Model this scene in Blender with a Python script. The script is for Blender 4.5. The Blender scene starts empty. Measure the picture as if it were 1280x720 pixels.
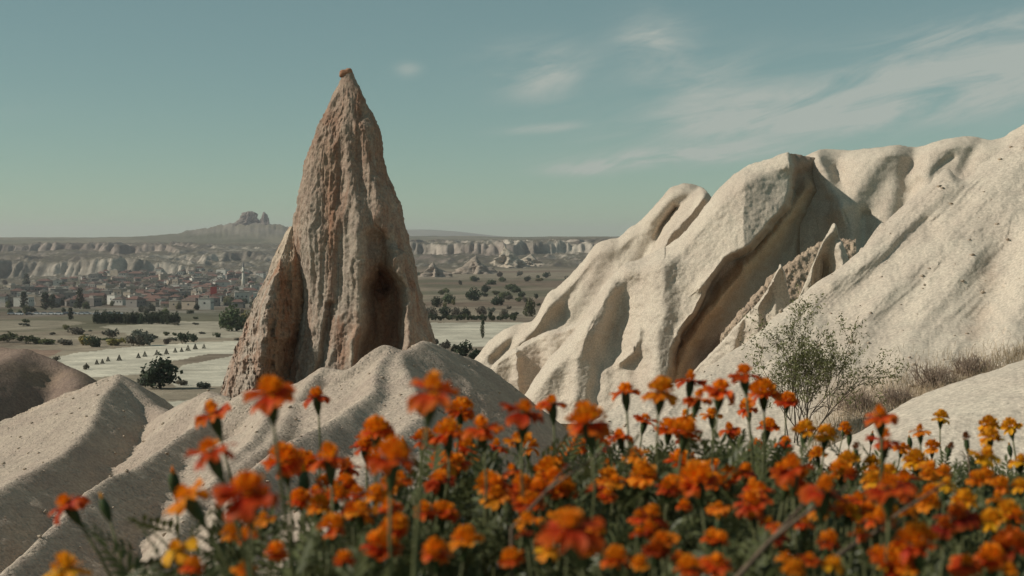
import bpy, math, random
import numpy as np
from mathutils import Vector, Matrix, Euler

R = math.radians
scene = bpy.context.scene
COL = scene.collection

# ------------------------------------------------------------------ camera
LENS, SENSOR, W, H = 50.0, 36.0, 1280, 720
F = W * LENS / SENSOR                       # focal length in photo pixels
HORIZON = 302.0
PITCH = math.atan((360 - HORIZON) / F)      # looking slightly down
cam_d = bpy.data.cameras.new('camera')
cam = bpy.data.objects.new('camera', cam_d)
COL.objects.link(cam)
cam_d.lens, cam_d.sensor_width = LENS, SENSOR
cam_d.clip_start, cam_d.clip_end = 0.05, 40000
cam.location = (0, 0, 0)
cam.rotation_euler = (math.pi / 2 - PITCH, 0, 0)
cam_d.dof.use_dof = True
cam_d.dof.focus_distance = 24.0
cam_d.dof.aperture_fstop = 9.0
scene.camera = cam

# ------------------------------------------------------------------ sky + sun
SUN_EL, SUN_AHEAD = 36.0, -6.0              # sun stands to the left, about level with the camera
sx = -math.cos(R(SUN_EL)) * math.cos(R(SUN_AHEAD))
sy = math.cos(R(SUN_EL)) * math.sin(R(SUN_AHEAD))
sz = math.sin(R(SUN_EL))
world = bpy.data.worlds.new('World'); scene.world = world; world.use_nodes = True
wn, wl = world.node_tree.nodes, world.node_tree.links
wn.clear()
w_out = wn.new('ShaderNodeOutputWorld'); w_bg = wn.new('ShaderNodeBackground')
w_bg.inputs['Strength'].default_value = 0.06
wl.new(w_bg.outputs[0], w_out.inputs[0])
sky = wn.new('ShaderNodeTexSky'); sky.sky_type = 'NISHITA'; sky.sun_disc = False
sky.sun_elevation = R(SUN_EL); sky.sun_rotation = math.atan2(sx, sy)
sky.air_density, sky.dust_density, sky.ozone_density = 0.75, 0.10, 1.0
SKY_TINT = (1.0, 1.0, 1.0)

def wmath(op, a, b=None, c=None):
    n = wn.new('ShaderNodeMath'); n.operation = op
    for i, v in enumerate((a, b, c)):
        if v is None: continue
        if isinstance(v, (int, float)): n.inputs[i].default_value = v
        else: wl.new(v, n.inputs[i])
    return n.outputs[0]

def wmixc(fac, a, b, mode='MIX'):
    n = wn.new('ShaderNodeMix'); n.data_type = 'RGBA'; n.blend_type = mode
    for i, v in ((0, fac), (6, a), (7, b)):
        if hasattr(v, 'links'): wl.new(v, n.inputs[i])
        elif isinstance(v, tuple): n.inputs[i].default_value = (*v, 1)
        else: n.inputs[i].default_value = v
    return n.outputs[2]

SKY_TINT = (1.05, 1.19, 0.93)
sky_c = wmixc(1.0, sky.outputs[0], SKY_TINT, 'MULTIPLY')
sky_c = wmixc(0.36, sky_c, (3.45, 5.25, 4.7))          # flat teal mixed in evenly over the whole sky
# thin cirrus, by direction: azimuth / elevation tangents
tc = wn.new('ShaderNodeTexCoord'); sp = wn.new('ShaderNodeSeparateXYZ')
wl.new(tc.outputs['Generated'], sp.inputs[0])
azi = wmath('ARCTAN2', sp.outputs[0], sp.outputs[1])
ele = wmath('ARCSINE', sp.outputs[2])
cmb = wn.new('ShaderNodeCombineXYZ')
wl.new(wmath('MULTIPLY', azi, 5.0), cmb.inputs[0])
wl.new(wmath('MULTIPLY', wmath('SUBTRACT', ele, wmath('MULTIPLY', azi, 0.22)), 22.0), cmb.inputs[1])
cn = wn.new('ShaderNodeTexNoise'); cn.inputs['Scale'].default_value = 2.1
cn.inputs['Detail'].default_value = 7; cn.inputs['Roughness'].default_value = 0.62; cn.inputs['Distortion'].default_value = 0.6
wl.new(cmb.outputs[0], cn.inputs['Vector'])
streak = wn.new('ShaderNodeMapRange'); streak.inputs[1].default_value = 0.34; streak.inputs[2].default_value = 0.72
wl.new(cn.outputs[0], streak.inputs[0])

def cloud_patch(px, py, rx, ry, tilt, amt):
    """a soft elongated patch of cirrus around the sky direction seen at photo pixel px,py"""
    a0, e0 = math.atan((px - 640) / F), math.atan((HORIZON - py) / F)
    da, de = wmath('SUBTRACT', azi, a0), wmath('SUBTRACT', ele, e0)
    de = wmath('SUBTRACT', de, wmath('MULTIPLY', da, tilt))
    q = wmath('ADD', wmath('POWER', wmath('DIVIDE', wmath('ABSOLUTE', da), rx / F), 2.0),
              wmath('POWER', wmath('DIVIDE', wmath('ABSOLUTE', de), ry / F), 2.0))
    return wmath('MULTIPLY', wmath('EXPONENT', wmath('MULTIPLY', q, -1.0)), amt)

tot = None
for c in ((675, 92, 60, 30, 0.0, 0.75), (820, 58, 46, 34, 0.0, 0.55), (1130, 120, 210, 34, 0.17, 0.75), (1010, 150, 190, 22, 0.05, 0.6),
          (1190, 60, 130, 22, 0.10, 0.55), (900, 110, 90, 40, 0.1, 0.3), (690, 160, 50, 5, 0.08, 0.8), (735, 210, 44, 8, 0.05, 1.5),
          (860, 196, 110, 11, 0.05, 1.6), (510, 88, 14, 8, 0, 0.4), (1500, 90, 240, 40, 0.1, 0.6), (-320, 130, 200, 16, -0.05, 0.35)):
    v = cloud_patch(*c)
    tot = v if tot is None else wmath('ADD', tot, v)
dens = wmath('MULTIPLY', tot, wmath('ADD', wmath('MULTIPLY', wmath('POWER', streak.outputs[0], 1.3), 2.3), 0.10))
dens = wmath('MINIMUM', dens, 0.8)
CLOUD_C = (7.1, 7.6, 6.9)
sky_c = wmixc(dens, sky_c, CLOUD_C)
wl.new(sky_c, w_bg.inputs['Color'])

sun_d = bpy.data.lights.new('sun', 'SUN'); sun = bpy.data.objects.new('sun', sun_d); COL.objects.link(sun)
sun_d.energy, sun_d.angle, sun_d.color = 3.55, R(0.6), (1.0, 0.955, 0.835)
sun.rotation_euler = Vector((sx, sy, sz)).to_track_quat('Z', 'Y').to_euler()
sun.location = (sx * 60, sy * 60, sz * 60)

vs = scene.view_settings
scene.display_settings.display_device = 'sRGB'
vs.view_transform = 'Standard'; vs.look = 'None'; vs.exposure = 0.05; vs.gamma = 1.0; vs.use_curve_mapping = False
scene.cycles.max_bounces = 6; scene.cycles.diffuse_bounces = 5; scene.cycles.transparent_max_bounces = 6
scene.cycles.volume_bounces = 0
scene.cycles.use_denoising = True

# ------------------------------------------------------------------ maths helpers
rng = np.random.default_rng(7); random.seed(7)
CP, SP = math.cos(PITCH), math.sin(PITCH)

def world_at(px, py, d):
    """world point seen at photo pixel px,py at forward distance d (arrays welcome)"""
    px, py, d = np.broadcast_arrays(np.asarray(px, float), np.asarray(py, float), np.asarray(d, float))
    u, v = (px - 640) / F, -(py - 360) / F
    y, z = CP + v * SP, -SP + v * CP
    k = d / y
    return np.stack([u * k, d, z * k], -1)

def pix_of(p):
    x, y, z = p[..., 0], p[..., 1], p[..., 2]
    dep = y * CP - z * SP; up = y * SP + z * CP
    return 640 + F * x / dep, 360 - F * up / dep

def _hash(ix, iy, iz, s):
    h = (ix * 374761393 + iy * 668265263 + iz * 1274126177 + s * 974634777) & 0xFFFFFFFF
    h = ((h ^ (h >> 13)) * 1274126177) & 0xFFFFFFFF
    h = ((h ^ (h >> 16)) * 2246822519) & 0xFFFFFFFF
    return ((h ^ (h >> 15)) & 0xFFFF) / 32767.5 - 1.0

def vnoise(p, s=0):
    i = np.floor(p).astype(np.int64); f = p - i
    f = f * f * f * (f * (f * 6 - 15) + 10)
    out = 0
    for dx in (0, 1):
        wx = f[..., 0] if dx else 1 - f[..., 0]
        for dy in (0, 1):
            wy = f[..., 1] if dy else 1 - f[..., 1]
            for dz in (0, 1):
                wz = f[..., 2] if dz else 1 - f[..., 2]
                out = out + wx * wy * wz * _hash(i[..., 0] + dx, i[..., 1] + dy, i[..., 2] + dz, s)
    return out

def fbm(p, scale, octv=4, gain=0.5, s=0, ridged=False):
    p = np.asarray(p, float) * np.asarray(scale, float)
    a, t, n = 1.0, 0, 0
    for o in range(octv):
        v = vnoise(p + 17.3 * o, s + o)
        if ridged: v = 1 - 2 * np.abs(v)
        t = t + a * v; n += a
        p = p * 2.03; a *= gain
    return t / n

def smooth01(x):
    x = np.clip(x, 0, 1); return x * x * (3 - 2 * x)

def spline(xs, ys, q):
    """monotone-ish cubic through points (Catmull-Rom tangents)"""
    xs, ys = np.asarray(xs, float), np.asarray(ys, float)
    m = np.gradient(ys, xs)
    i = np.clip(np.searchsorted(xs, q) - 1, 0, len(xs) - 2)
    h = xs[i + 1] - xs[i]; t = np.clip((q - xs[i]) / h, 0, 1)
    return ((2*t**3 - 3*t**2 + 1) * ys[i] + (t**3 - 2*t**2 + t) * h * m[i] + (-2*t**3 + 3*t**2) * ys[i+1] + (t**3 - t**2) * h * m[i+1])

def line_dist(px, py, pts):
    """distance to a polyline and signed side (positive = right of travel in image space)"""
    best = np.full(px.shape, 1e9); side = np.zeros(px.shape)
    for (ax, ay), (bx, by) in zip(pts[:-1], pts[1:]):
        vx, vy = bx - ax, by - ay; L2 = vx * vx + vy * vy
        t = np.clip(((px - ax) * vx + (py - ay) * vy) / L2, 0, 1)
        dx, dy = px - ax - t * vx, py - ay - t * vy
        dd = np.hypot(dx, dy); cr = vx * (py - ay) - vy * (px - ax)
        m = dd < best
        best = np.where(m, dd, best); side = np.where(m, np.sign(cr), side)
    return best, side

def ridge(px, py, pts, amp, w1, w2=None):
    """bump along a polyline, w1 wide on its left-hand side, w2 on its right-hand side (image space, y down)"""
    dd, sd = line_dist(px, py, pts); w = np.where(sd > 0, w2 or w1, w1)
    return amp * np.exp(-(dd / w) ** 2)

def hollow(px, py, pts, amp, w1, w2):
    """flat-floored hollow with firm edges"""
    dd, sd = line_dist(px, py, pts); w = np.where(sd > 0, w2, w1)
    return amp * np.exp(-(dd / w) ** 4)

def cut(px, py, pts, amp, w, reach):
    """a drop on the right-hand side of travel that heals again within reach"""
    dd, sd = line_dist(px, py, pts)
    return amp * smooth01(0.5 + 0.5 * sd * dd / w) * np.exp(-(dd / reach) ** 2)

def step(px, py, pts, amp, w):
    """amp on the right-hand side of the travel direction, 0 on the other"""
    dd, sd = line_dist(px, py, pts)
    return amp * smooth01(0.5 + 0.5 * sd * dd / w)

# ------------------------------------------------------------------ mesh helpers
def mesh_from(name, verts, faces, smooth=True):
    """verts (n,3); faces (m,3|4) int array"""
    verts = np.asarray(verts, np.float32); faces = np.asarray(faces, np.int32)
    me = bpy.data.meshes.new(name)
    k = faces.shape[1]
    me.vertices.add(len(verts)); me.vertices.foreach_set('co', verts.ravel())
    me.loops.add(faces.size); me.loops.foreach_set('vertex_index', faces.ravel())
    me.polygons.add(len(faces))
    me.polygons.foreach_set('loop_start', np.arange(0, faces.size, k, dtype=np.int32))
    if smooth: me.polygons.foreach_set('use_smooth', np.ones(len(faces), bool))
    me.update(calc_edges=True)
    return me

def grid_faces(nr, nc, wrap=False):
    r, c = np.meshgrid(np.arange(nr - 1), np.arange(nc if wrap else nc - 1), indexing='ij')
    c2 = (c + 1) % nc
    return np.stack([r * nc + c, r * nc + c2, (r + 1) * nc + c2, (r + 1) * nc + c], -1).reshape(-1, 4)

def color_attr(me, cols, name='cover'):
    a = me.color_attributes.new(name, 'FLOAT_COLOR', 'POINT')
    c = np.ones((len(me.vertices), 4), np.float32); c[:, :3] = cols
    a.data.foreach_set('color', c.ravel())

def float_attr(me, vals, name):
    a = me.attributes.new(name, 'FLOAT', 'POINT'); a.data.foreach_set('value', np.asarray(vals, np.float32).ravel())

def obj(name, me, mat=None, parent=None, loc=None, rot=None, scale=None):
    o = bpy.data.objects.new(name, me); COL.objects.link(o)
    if mat is not None and me is not None and len(me.materials) == 0: me.materials.append(mat)
    if parent is not None: o.parent = parent
    if loc is not None: o.location = loc
    if rot is not None: o.rotation_euler = rot
    if scale is not None: o.scale = (scale,) * 3 if isinstance(scale, (int, float)) else scale
    return o

def tag(o, label=None, cat=None, group=None, kind=None):
    if label: o['label'] = label
    if cat: o['category'] = cat
    if group: o['group'] = group
    if kind: o['kind'] = kind
    return o

class MB:
    """collects small shapes into one mesh (triangles / quads as lists)"""
    def __init__(s): s.v, s.f, s.n = [], [], 0
    def add(s, v, f):
        v = np.asarray(v, float); s.v.append(v)
        s.f += [tuple(int(i) + s.n for i in q) for q in f]; s.n += len(v)
    def tube(s, pts, rad, k=6, cap=True):
        pts = [np.asarray(p, float) for p in pts]; n = len(pts)
        if not hasattr(rad, '__len__'): rad = [rad] * n
        vs_ = []
        for i, p in enumerate(pts):
            t = pts[min(i + 1, n - 1)] - pts[max(i - 1, 0)]; t = t / (np.linalg.norm(t) + 1e-9)
            a = np.cross(t, (0.31, 0.95, 0.07) if abs(t[1]) < 0.9 else (1, 0, 0)); a /= np.linalg.norm(a); b = np.cross(t, a)
            for j in range(k):
                th = 2 * math.pi * j / k
                vs_.append(p + rad[i] * (math.cos(th) * a + math.sin(th) * b))
        fs = [(i * k + j, i * k + (j + 1) % k, (i + 1) * k + (j + 1) % k, (i + 1) * k + j) for i in range(n - 1) for j in range(k)]
        if cap: fs += [tuple(range((n - 1) * k, n * k)), tuple(range(k - 1, -1, -1))]
        s.add(vs_, fs)
    def box(s, lo, hi):
        x0, y0, z0 = lo; x1, y1, z1 = hi
        s.add([(x0,y0,z0),(x1,y0,z0),(x1,y1,z0),(x0,y1,z0),(x0,y0,z1),(x1,y0,z1),(x1,y1,z1),(x0,y1,z1)],
              [(0,3,2,1),(4,5,6,7),(0,1,5,4),(1,2,6,5),(2,3,7,6),(3,0,4,7)])
    def mesh(s, name, smooth=False):
        me = bpy.data.meshes.new(name)
        me.from_pydata(np.concatenate(s.v).tolist(), [], s.f)
        if smooth: me.polygons.foreach_set('use_smooth', np.ones(len(me.polygons), bool))
        me.update(); return me

# ------------------------------------------------------------------ materials
def new_mat(name):
    m = bpy.data.materials.new(name); m.use_nodes = True
    nt = m.node_tree; b = nt.nodes['Principled BSDF']
    b.inputs['Roughness'].default_value = 0.9
    b.inputs['Specular IOR Level'].default_value = 0.15
    return m, nt.nodes, nt.links, b

def _noise(n, l, vec, scale, detail=5, rough=0.55, dist=0.0):
    t = n.new('ShaderNodeTexNoise'); t.inputs['Scale'].default_value = scale
    t.inputs['Detail'].default_value = detail; t.inputs['Roughness'].default_value = rough; t.inputs['Distortion'].default_value = dist
    if vec is not None: l.new(vec, t.inputs['Vector'])
    return t.outputs[0]

def _range(n, l, v, a, b, c=0.0, d=1.0):
    t = n.new('ShaderNodeMapRange')
    for i, q in enumerate((a, b, c, d)): t.inputs[i + 1].default_value = q
    l.new(v, t.inputs[0]); return t.outputs[0]

def _mix(n, l, fac, a, b, mode='MIX'):
    t = n.new('ShaderNodeMix'); t.data_type = 'RGBA'; t.blend_type = mode
    for i, v in ((0, fac), (6, a), (7, b)):
        if hasattr(v, 'links'): l.new(v, t.inputs[i])
        elif isinstance(v, tuple): t.inputs[i].default_value = (*v, 1)
        else: t.inputs[i].default_value = v
    return t.outputs[2]

def _math(n, l, op, a, b):
    t = n.new('ShaderNodeMath'); t.operation = op
    for i, v in enumerate((a, b)):
        if hasattr(v, 'links'): l.new(v, t.inputs[i])
        else: t.inputs[i].default_value = v
    return t.outputs[0]

def rock_mat(name, light, mid, stain, grain=16.0, bump=0.5, pits=0.5, stain_amt=0.5, streak=False, cover=False, band=None):
    m, n, l, b = new_mat(name)
    g = n.new('ShaderNodeNewGeometry'); pos = g.outputs['Position']
    big = _noise(n, l, pos, 0.45, 3, 0.6, 0.0)
    midn = _noise(n, l, pos, 2.6, 4, 0.65, 0.0)
    fine = _noise(n, l, pos, grain, 4, 0.75)
    col = _mix(n, l, _range(n, l, midn, 0.35, 0.7), light, mid)
    sv = pos
    if streak:
        mp = n.new('ShaderNodeMapping'); mp.inputs['Scale'].default_value = (1.0, 1.0, 0.16); l.new(pos, mp.inputs[0]); sv = mp.outputs[0]
        big = _noise(n, l, sv, 0.75, 6, 0.62, 0.9)
    col = _mix(n, l, _math(n, l, 'MULTIPLY', _range(n, l, big, 0.47, 0.66), stain_amt), col, stain)
    if cover:
        a = n.new('ShaderNodeAttribute'); a.attribute_name = 'cover'
        col = _mix(n, l, a.outputs['Alpha'] if False else 1.0, col, a.outputs['Color'], 'MULTIPLY')
    speck = _range(n, l, fine, 0.3, 0.72, 0.62, 1.22)
    vv = n.new('ShaderNodeCombineColor')
    for i in range(3): l.new(speck, vv.inputs[i])
    col = _mix(n, l, 1.0, col, vv.outputs[0], 'MULTIPLY')
    l.new(col, b.inputs['Base Color'])
    vo = n.new('ShaderNodeTexVoronoi'); vo.inputs['Scale'].default_value = grain * 0.7
    l.new(pos, vo.inputs['Vector'])
    pit = _range(n, l, vo.outputs['Distance'], 0.0, 0.35, 0.0, 1.0)
    hgt = _math(n, l, 'ADD', _math(n, l, 'MULTIPLY', fine, 0.6), _math(n, l, 'MULTIPLY', pit, 0.25 * pits))
    hgt = _math(n, l, 'ADD', hgt, _math(n, l, 'MULTIPLY', midn, 0.9))
    bp = n.new('ShaderNodeBump'); bp.inputs['Strength'].default_value = bump; bp.inputs['Distance'].default_value = 0.10
    l.new(hgt, bp.inputs['Height']); l.new(bp.outputs[0], b.inputs['Normal'])
    b.inputs['Roughness'].default_value = 1.0; b.inputs['Specular IOR Level'].default_value = 0.05
    return m

def plain_mat(name, col, var=0.25, scale=4.0, rough=0.85, trans=0.0, objcol=False):
    m, n, l, b = new_mat(name)
    g = n.new('ShaderNodeNewGeometry')
    nz = _noise(n, l, g.outputs['Position'], scale, 4)
    f = _range(n, l, nz, 0.25, 0.75, 1 - var, 1 + var)
    vv = n.new('ShaderNodeCombineColor')
    for i in range(3): l.new(f, vv.inputs[i])
    base = col
    if objcol:
        oi = n.new('ShaderNodeObjectInfo'); base = oi.outputs['Color']
    c = _mix(n, l, 1.0, vv.outputs[0], base, 'MULTIPLY')
    l.new(c, b.inputs['Base Color']); b.inputs['Roughness'].default_value = rough
    if trans > 0:
        t = n.new('ShaderNodeBsdfTranslucent'); l.new(c, t.inputs[0])
        mx = n.new('ShaderNodeMixShader'); mx.inputs[0].default_value = trans
        l.new(b.outputs[0], mx.inputs[1]); l.new(t.outputs[0], mx.inputs[2])
        l.new(mx.outputs[0], n['Material Output'].inputs[0])
    return m

TUFF = rock_mat('white_tuff', (0.635, 0.535, 0.43), (0.575, 0.475, 0.385), (0.45, 0.345, 0.28), 20, 0.32, 0.8, 0.36, cover=True)
SANDY = rock_mat('sandy_tuff', (0.53, 0.425, 0.335), (0.45, 0.352, 0.285), (0.38, 0.28, 0.23), 13, 0.7, 1.7, 0.40, cover=True)
SPIRE = rock_mat('brown_tuff', (0.46, 0.375, 0.30), (0.38, 0.29, 0.235), (0.35, 0.185, 0.12), 8, 0.7, 0.8, 0.85, streak=True, cover=True)
BROWN = rock_mat('brown_soil', (0.29, 0.21, 0.165), (0.235, 0.165, 0.135), (0.34, 0.24, 0.165), 9, 0.6, 1.0, 0.4, cover=True)

# ------------------------------------------------------------------ the valley (one sheet out to the horizon)
_ld = np.array([5, 60, 90, 150, 200, 260, 330, 450, 600, 800, 1000, 1300, 1600, 1800, 2000, 2300, 2600, 3000, 3500, 4200, 5000, 6000, 7500, 12500])
_lz = np.array([-10, -11.5, -14, -18, -21, -23.5, -26, -28.9, -33.7, -40, -45.6, -49.7, -50.4, -48.6, -45, -31, -20, -12, -3, 9.4, 14, 13, 0, -40])
_rd = np.array([5, 60, 90, 150, 200, 260, 330, 400, 450, 520, 700, 900, 1200, 1500, 1800, 2200, 2800, 3400, 4200, 4800, 6000, 7500, 12500])
_rz = np.array([-10, -11.5, -14, -18, -21, -23, -24.5, -25.4, -26, -27.8, -30.7, -32.4, -33.7, -35, -33, -22, -9.4, 0, 10, 17, 14, 0, -40])

def valley_z(px, d, rough=True):
    px, d = np.broadcast_arrays(np.asarray(px, float), np.asarray(d, float))
    zl, zr = np.interp(d, _ld, _lz), np.interp(d, _rd, _rz)
    w = smooth01((px - 400) / 140)
    z = zl * (1 - w) + zr * w
    x = (px - 640) / F * d
    p = np.stack([x, d, np.zeros_like(x)], -1)
    # long hill that carries the castle rock
    sg = np.where(px < 315, 95.0, 80.0)
    hill = 40 * np.exp(-((px - 318) / sg) ** 2) * np.exp(-((d - 4250) / 420) ** 2)
    z = z + hill * (1 + 0.42 * fbm(p, 0.014, 5, 0.7, 45, ridged=True))
    z = z + 8 * np.exp(-((px - 740) / 90) ** 2) * np.exp(-((d - 3300) / 500) ** 2)
    if rough:
        gentle = smooth01((d - 120) / 500)
        z = z + gentle * fbm(p, 0.006, 4, 0.5, 3) * 2.2
        fl = 42 * fbm(p * np.array([1, 0.12, 0]), 0.026, 4, 0.62, 21, ridged=True) + 26 * fbm(p * np.array([1, 0.4, 0]), 0.012, 3, 0.55, 22)
        big = 260 * fbm(p * np.array([1, 0.1, 0]), 0.0026, 3, 0.55, 23)
        for k, (dc, hh, wd, sd) in enumerate(((1860, 24, 46, 0), (2010, 20, 42, 40), (2200, 22, 50, 80), (2430, 15, 44, 120), (2750, 12, 44, 160))):
            e = d - dc - big * (0.6 + 0.2 * k) - fl * (0.8 + 0.25 * k) - 40 * fbm(p + sd * 7, 0.006, 2, 0.5, 24 + k)
            amt = np.clip(0.60 + 1.7 * fbm(p * np.array([1, 0.15, 0]) + sd, 0.003, 2, 0.5, 33 + k), 0, 1)
            z = z + hh * amt * (smooth01(e / wd) - smooth01((e + 60) / 420))
        bad = smooth01((d - 1700) / 120) * (1 - smooth01((d - 3000) / 500))
        wp = p + 12 * np.stack([fbm(p, 0.02, 2, 0.5, 11), fbm(p, 0.02, 2, 0.5, 12), 0 * x], -1)
        z = z + bad * (fbm(wp * np.array([1, 0.45, 0]), 0.030, 4, 0.55, 27, ridged=True) * 7.0)
        far = smooth01((d - 3000) / 600)
        z = z + far * fbm(p, 0.006, 4, 0.6, 41) * 4
    return z

def in_poly(px, py, poly):
    inside = np.zeros(px.shape, bool); n = len(poly)
    for i in range(n):
        (x0, y0), (x1, y1) = poly[i], poly[i - 1]
        c = ((y0 > py) != (y1 > py)) & (px < (x1 - x0) * (py - y0) / (y1 - y0 + 1e-9) + x0)
        inside ^= c
    return inside

def build_valley():
    px = np.concatenate([np.linspace(-900, -120, 40), np.arange(-110, 860, 1.7), np.linspace(870, 1400, 60), np.linspace(1450, 2200, 30)])
    d = np.concatenate([np.geomspace(5, 140, 40), np.geomspace(143, 1600, 210), np.linspace(1610, 3300, 250), np.geomspace(3320, 12500, 60)])
    PX, D = np.meshgrid(px, d)
    Z = valley_z(PX, D)
    V = np.stack([(PX - 640) / F * D, D, Z], -1)
    Zs = valley_z(PX, D, False)
    fx, fy = pix_of(np.stack([V[..., 0], D, Zs], -1))
    me = mesh_from('valley_ground', V.reshape(-1, 3), grid_faces(len(d), len(px)))
    # land cover: what grows or lies there
    p = V * np.array([1, 1, 0])
    n1, n2 = fbm(p, 0.02, 4, 0.55, 50), fbm(p, 0.006, 3, 0.5, 51)
    n3 = fbm(p * np.array([1, 0.25, 0]), 0.03, 4, 0.6, 52)
    col = np.empty(PX.shape + (3,))
    soil, tan, grey, green, pale = (np.array(c) for c in ((0.20, 0.155, 0.115), (0.33, 0.27, 0.20), (0.30, 0.26, 0.215), (0.115, 0.11, 0.07), (0.55, 0.49, 0.39)))
    t = smooth01(0.5 + 1.6 * n1)[..., None]
    col[:] = soil * (1 - t) + tan * t
    far_plain = smooth01((D - 480) / 300)[..., None]
    t2 = smooth01(0.5 + 2.0 * n3)[..., None]
    col = col * (1 - far_plain) + far_plain * (grey * 0.8 * t2 + (soil * 0.8) * (1 - t2))
    right = smooth01((PX - 470) / 60)[..., None] * smooth01((D - 560) / 100)[..., None]
    red = np.array((0.185, 0.135, 0.10)); t4 = smooth01(0.45 + 1.8 * fbm(p * np.array([0.4, 1, 0]), 0.012, 4, 0.6, 57))[..., None]
    col = col * (1 - right) + right * (red * (1 - t4) + np.array((0.25, 0.205, 0.15)) * t4)
    g = (smooth01((n2 + 0.35 * n1 - 0.12) / 0.25) * smooth01((D - 300) / 200))[..., None] * 0.75
    col = col * (1 - g) + green * g
    # pale bare tuff of the badlands, dark scrub on the flats between
    bad = (smooth01((D - 1640) / 160) * (1 - smooth01((D - 3100) / 500)))[..., None]
    gz = np.abs(np.gradient(Z, axis=1) / np.gradient(V[..., 0], axis=1)) + np.abs(np.gradient(Z, axis=0) / np.gradient(D, axis=0))
    st = smooth01((gz - 0.22) / 0.45)[..., None]
    tint = smooth01(0.5 + 1.7 * fbm(p, 0.004, 3, 0.5, 61))[..., None]
    vs_ = smooth01(0.5 + 1.8 * fbm(p * np.array([1, 0.15, 0]), 0.03, 4, 0.65, 62))[..., None]
    rockc = (np.array((0.44, 0.375, 0.305)) * tint + np.array((0.30, 0.24, 0.20)) * (1 - tint)) * (0.55 + 0.5 * vs_)
    bc = rockc * st + np.array((0.125, 0.11, 0.08)) * (1 - st)
    col = col * (1 - bad) + bc * bad
    top = smooth01((D - 3050) / 300)[..., None]
    t5 = smooth01(0.5 + 2 * fbm(p, 0.007, 4, 0.6, 63))[..., None]
    col = col * (1 - top) + top * (np.array((0.21, 0.18, 0.125)) * t5 + np.array((0.12, 0.115, 0.075)) * (1 - t5))
    hm_ = (np.exp(-((PX - 318) / 120) ** 2) * np.exp(-((D - 4150) / 420) ** 2))[..., None] * smooth01(0.5 + 2.2 * fbm(p, 0.016, 4, 0.65, 66))[..., None]
    col = col * (1 - hm_) + hm_ * np.array((0.24, 0.205, 0.17))
    # bare pale fields
    wob = fbm(p, 0.05, 4, 0.6, 70) * 5; wob2 = fbm(p, 0.06, 4, 0.6, 71) * 1.6
    for poly, c in (([(50, 452), (95, 441), (180, 433), (240, 428), (330, 424), (330, 444), (262, 444), (215, 452), (190, 466), (110, 472)], pale),
                    ([(207, 470), (232, 457), (300, 444), (360, 440), (360, 478), (222, 484)], pale),
                    ([(150, 500), (215, 502), (260, 497), (300, 490), (300, 540), (150, 540)], pale * 0.9),
                    ([(500, 402), (560, 402), (690, 400), (700, 436), (500, 434)], pale * 0.88),
                    ([(120, 412), (230, 405), (330, 404), (330, 421), (180, 424)], np.array((0.40, 0.345, 0.265))),
                    ([(-60, 408), (70, 402), (110, 408), (60, 416), (-60, 418)], np.array((0.28, 0.235, 0.175))),
                    ([(-120, 440), (20, 436), (80, 437), (60, 447), (-120, 455)], np.array((0.26, 0.175, 0.13)))):
        m = in_poly(fx + wob, fy + wob2, poly)
        k = (0.86 + 0.3 * smooth01(0.5 + 1.5 * n3))[..., None]
        col = np.where(m[..., None], c * np.minimum(k, 1.1), col)
    color_attr(me, col.reshape(-1, 3))
    m, n, l, b = new_mat('valley_land')
    a = n.new('ShaderNodeAttribute'); a.attribute_name = 'cover'
    gg = n.new('ShaderNodeNewGeometry')
    s1 = _noise(n, l, gg.outputs['Position'], 0.09, 8, 0.7); f = _range(n, l, s1, 0.3, 0.7, 0.62, 1.3)
    s2 = _noise(n, l, gg.outputs['Position'], 1.1, 6, 0.7); f2 = _range(n, l, s2, 0.3, 0.7, 0.85, 1.12)
    vv = n.new('ShaderNodeCombineColor'); ff = _math(n, l, 'MULTIPLY', f, f2)
    for i in range(3): l.new(ff, vv.inputs[i])
    l.new(_mix(n, l, 1.0, a.outputs['Color'], vv.outputs[0], 'MULTIPLY'), b.inputs['Base Color'])
    bp = n.new('ShaderNodeBump'); bp.inputs['Strength'].default_value = 0.6; bp.inputs['Distance'].default_value = 2.0
    l.new(s1, bp.inputs['Height']); l.new(bp.outputs[0], b.inputs['Normal'])
    b.inputs['Roughness'].default_value = 1; b.inputs['Specular IOR Level'].default_value = 0.03
    tag(obj('valley_ground', me, m), kind='structure')
build_valley()

def valley_hit(px, py):
    """distance at which the line of sight through px,py meets the valley"""
    d = np.geomspace(140, 4600, 700)
    z = valley_z(np.full_like(d, px), d)
    ray = world_at(px, py, d)[:, 2]
    k = np.nonzero(ray <= z)[0]
    return float(d[k[0]]) if len(k) else None

def far_hills():
    px = np.linspace(200, 900, 220); nb = 14
    hgt = spline([200, 400, 480, 540, 575, 620, 680, 900], [296, 290, 288, 287.5, 290, 295, 299, 303], px)
    rows = []
    for k in range(nb):
        t = k / (nb - 1); d = 8600 + 1800 * t
        env = math.sin(math.pi * min(1, t * 1.1 + 0.02) * 0.5 / 0.55) if t < 0.55 else 1 - (t - 0.55) / 0.5
        zc = (HORIZON - hgt) / F * 9600
        z = -30 + (zc + 30) * max(0, min(1, env))
        x = (px - 640) / F * d
        p = np.stack([x, np.full_like(x, d), 0 * x], -1)
        rows.append(np.stack([x, np.full_like(x, d), z + fbm(p, 0.003, 4, 0.55, 80) * 5], -1))
    me = mesh_from('far_hills', np.stack(rows).reshape(-1, 3), grid_faces(nb, len(px)))
    tag(obj('far_hills', me, plain_mat('far_hill_scrub', (0.20, 0.19, 0.14), 0.3, 0.004)), kind='structure')
far_hills()

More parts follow.
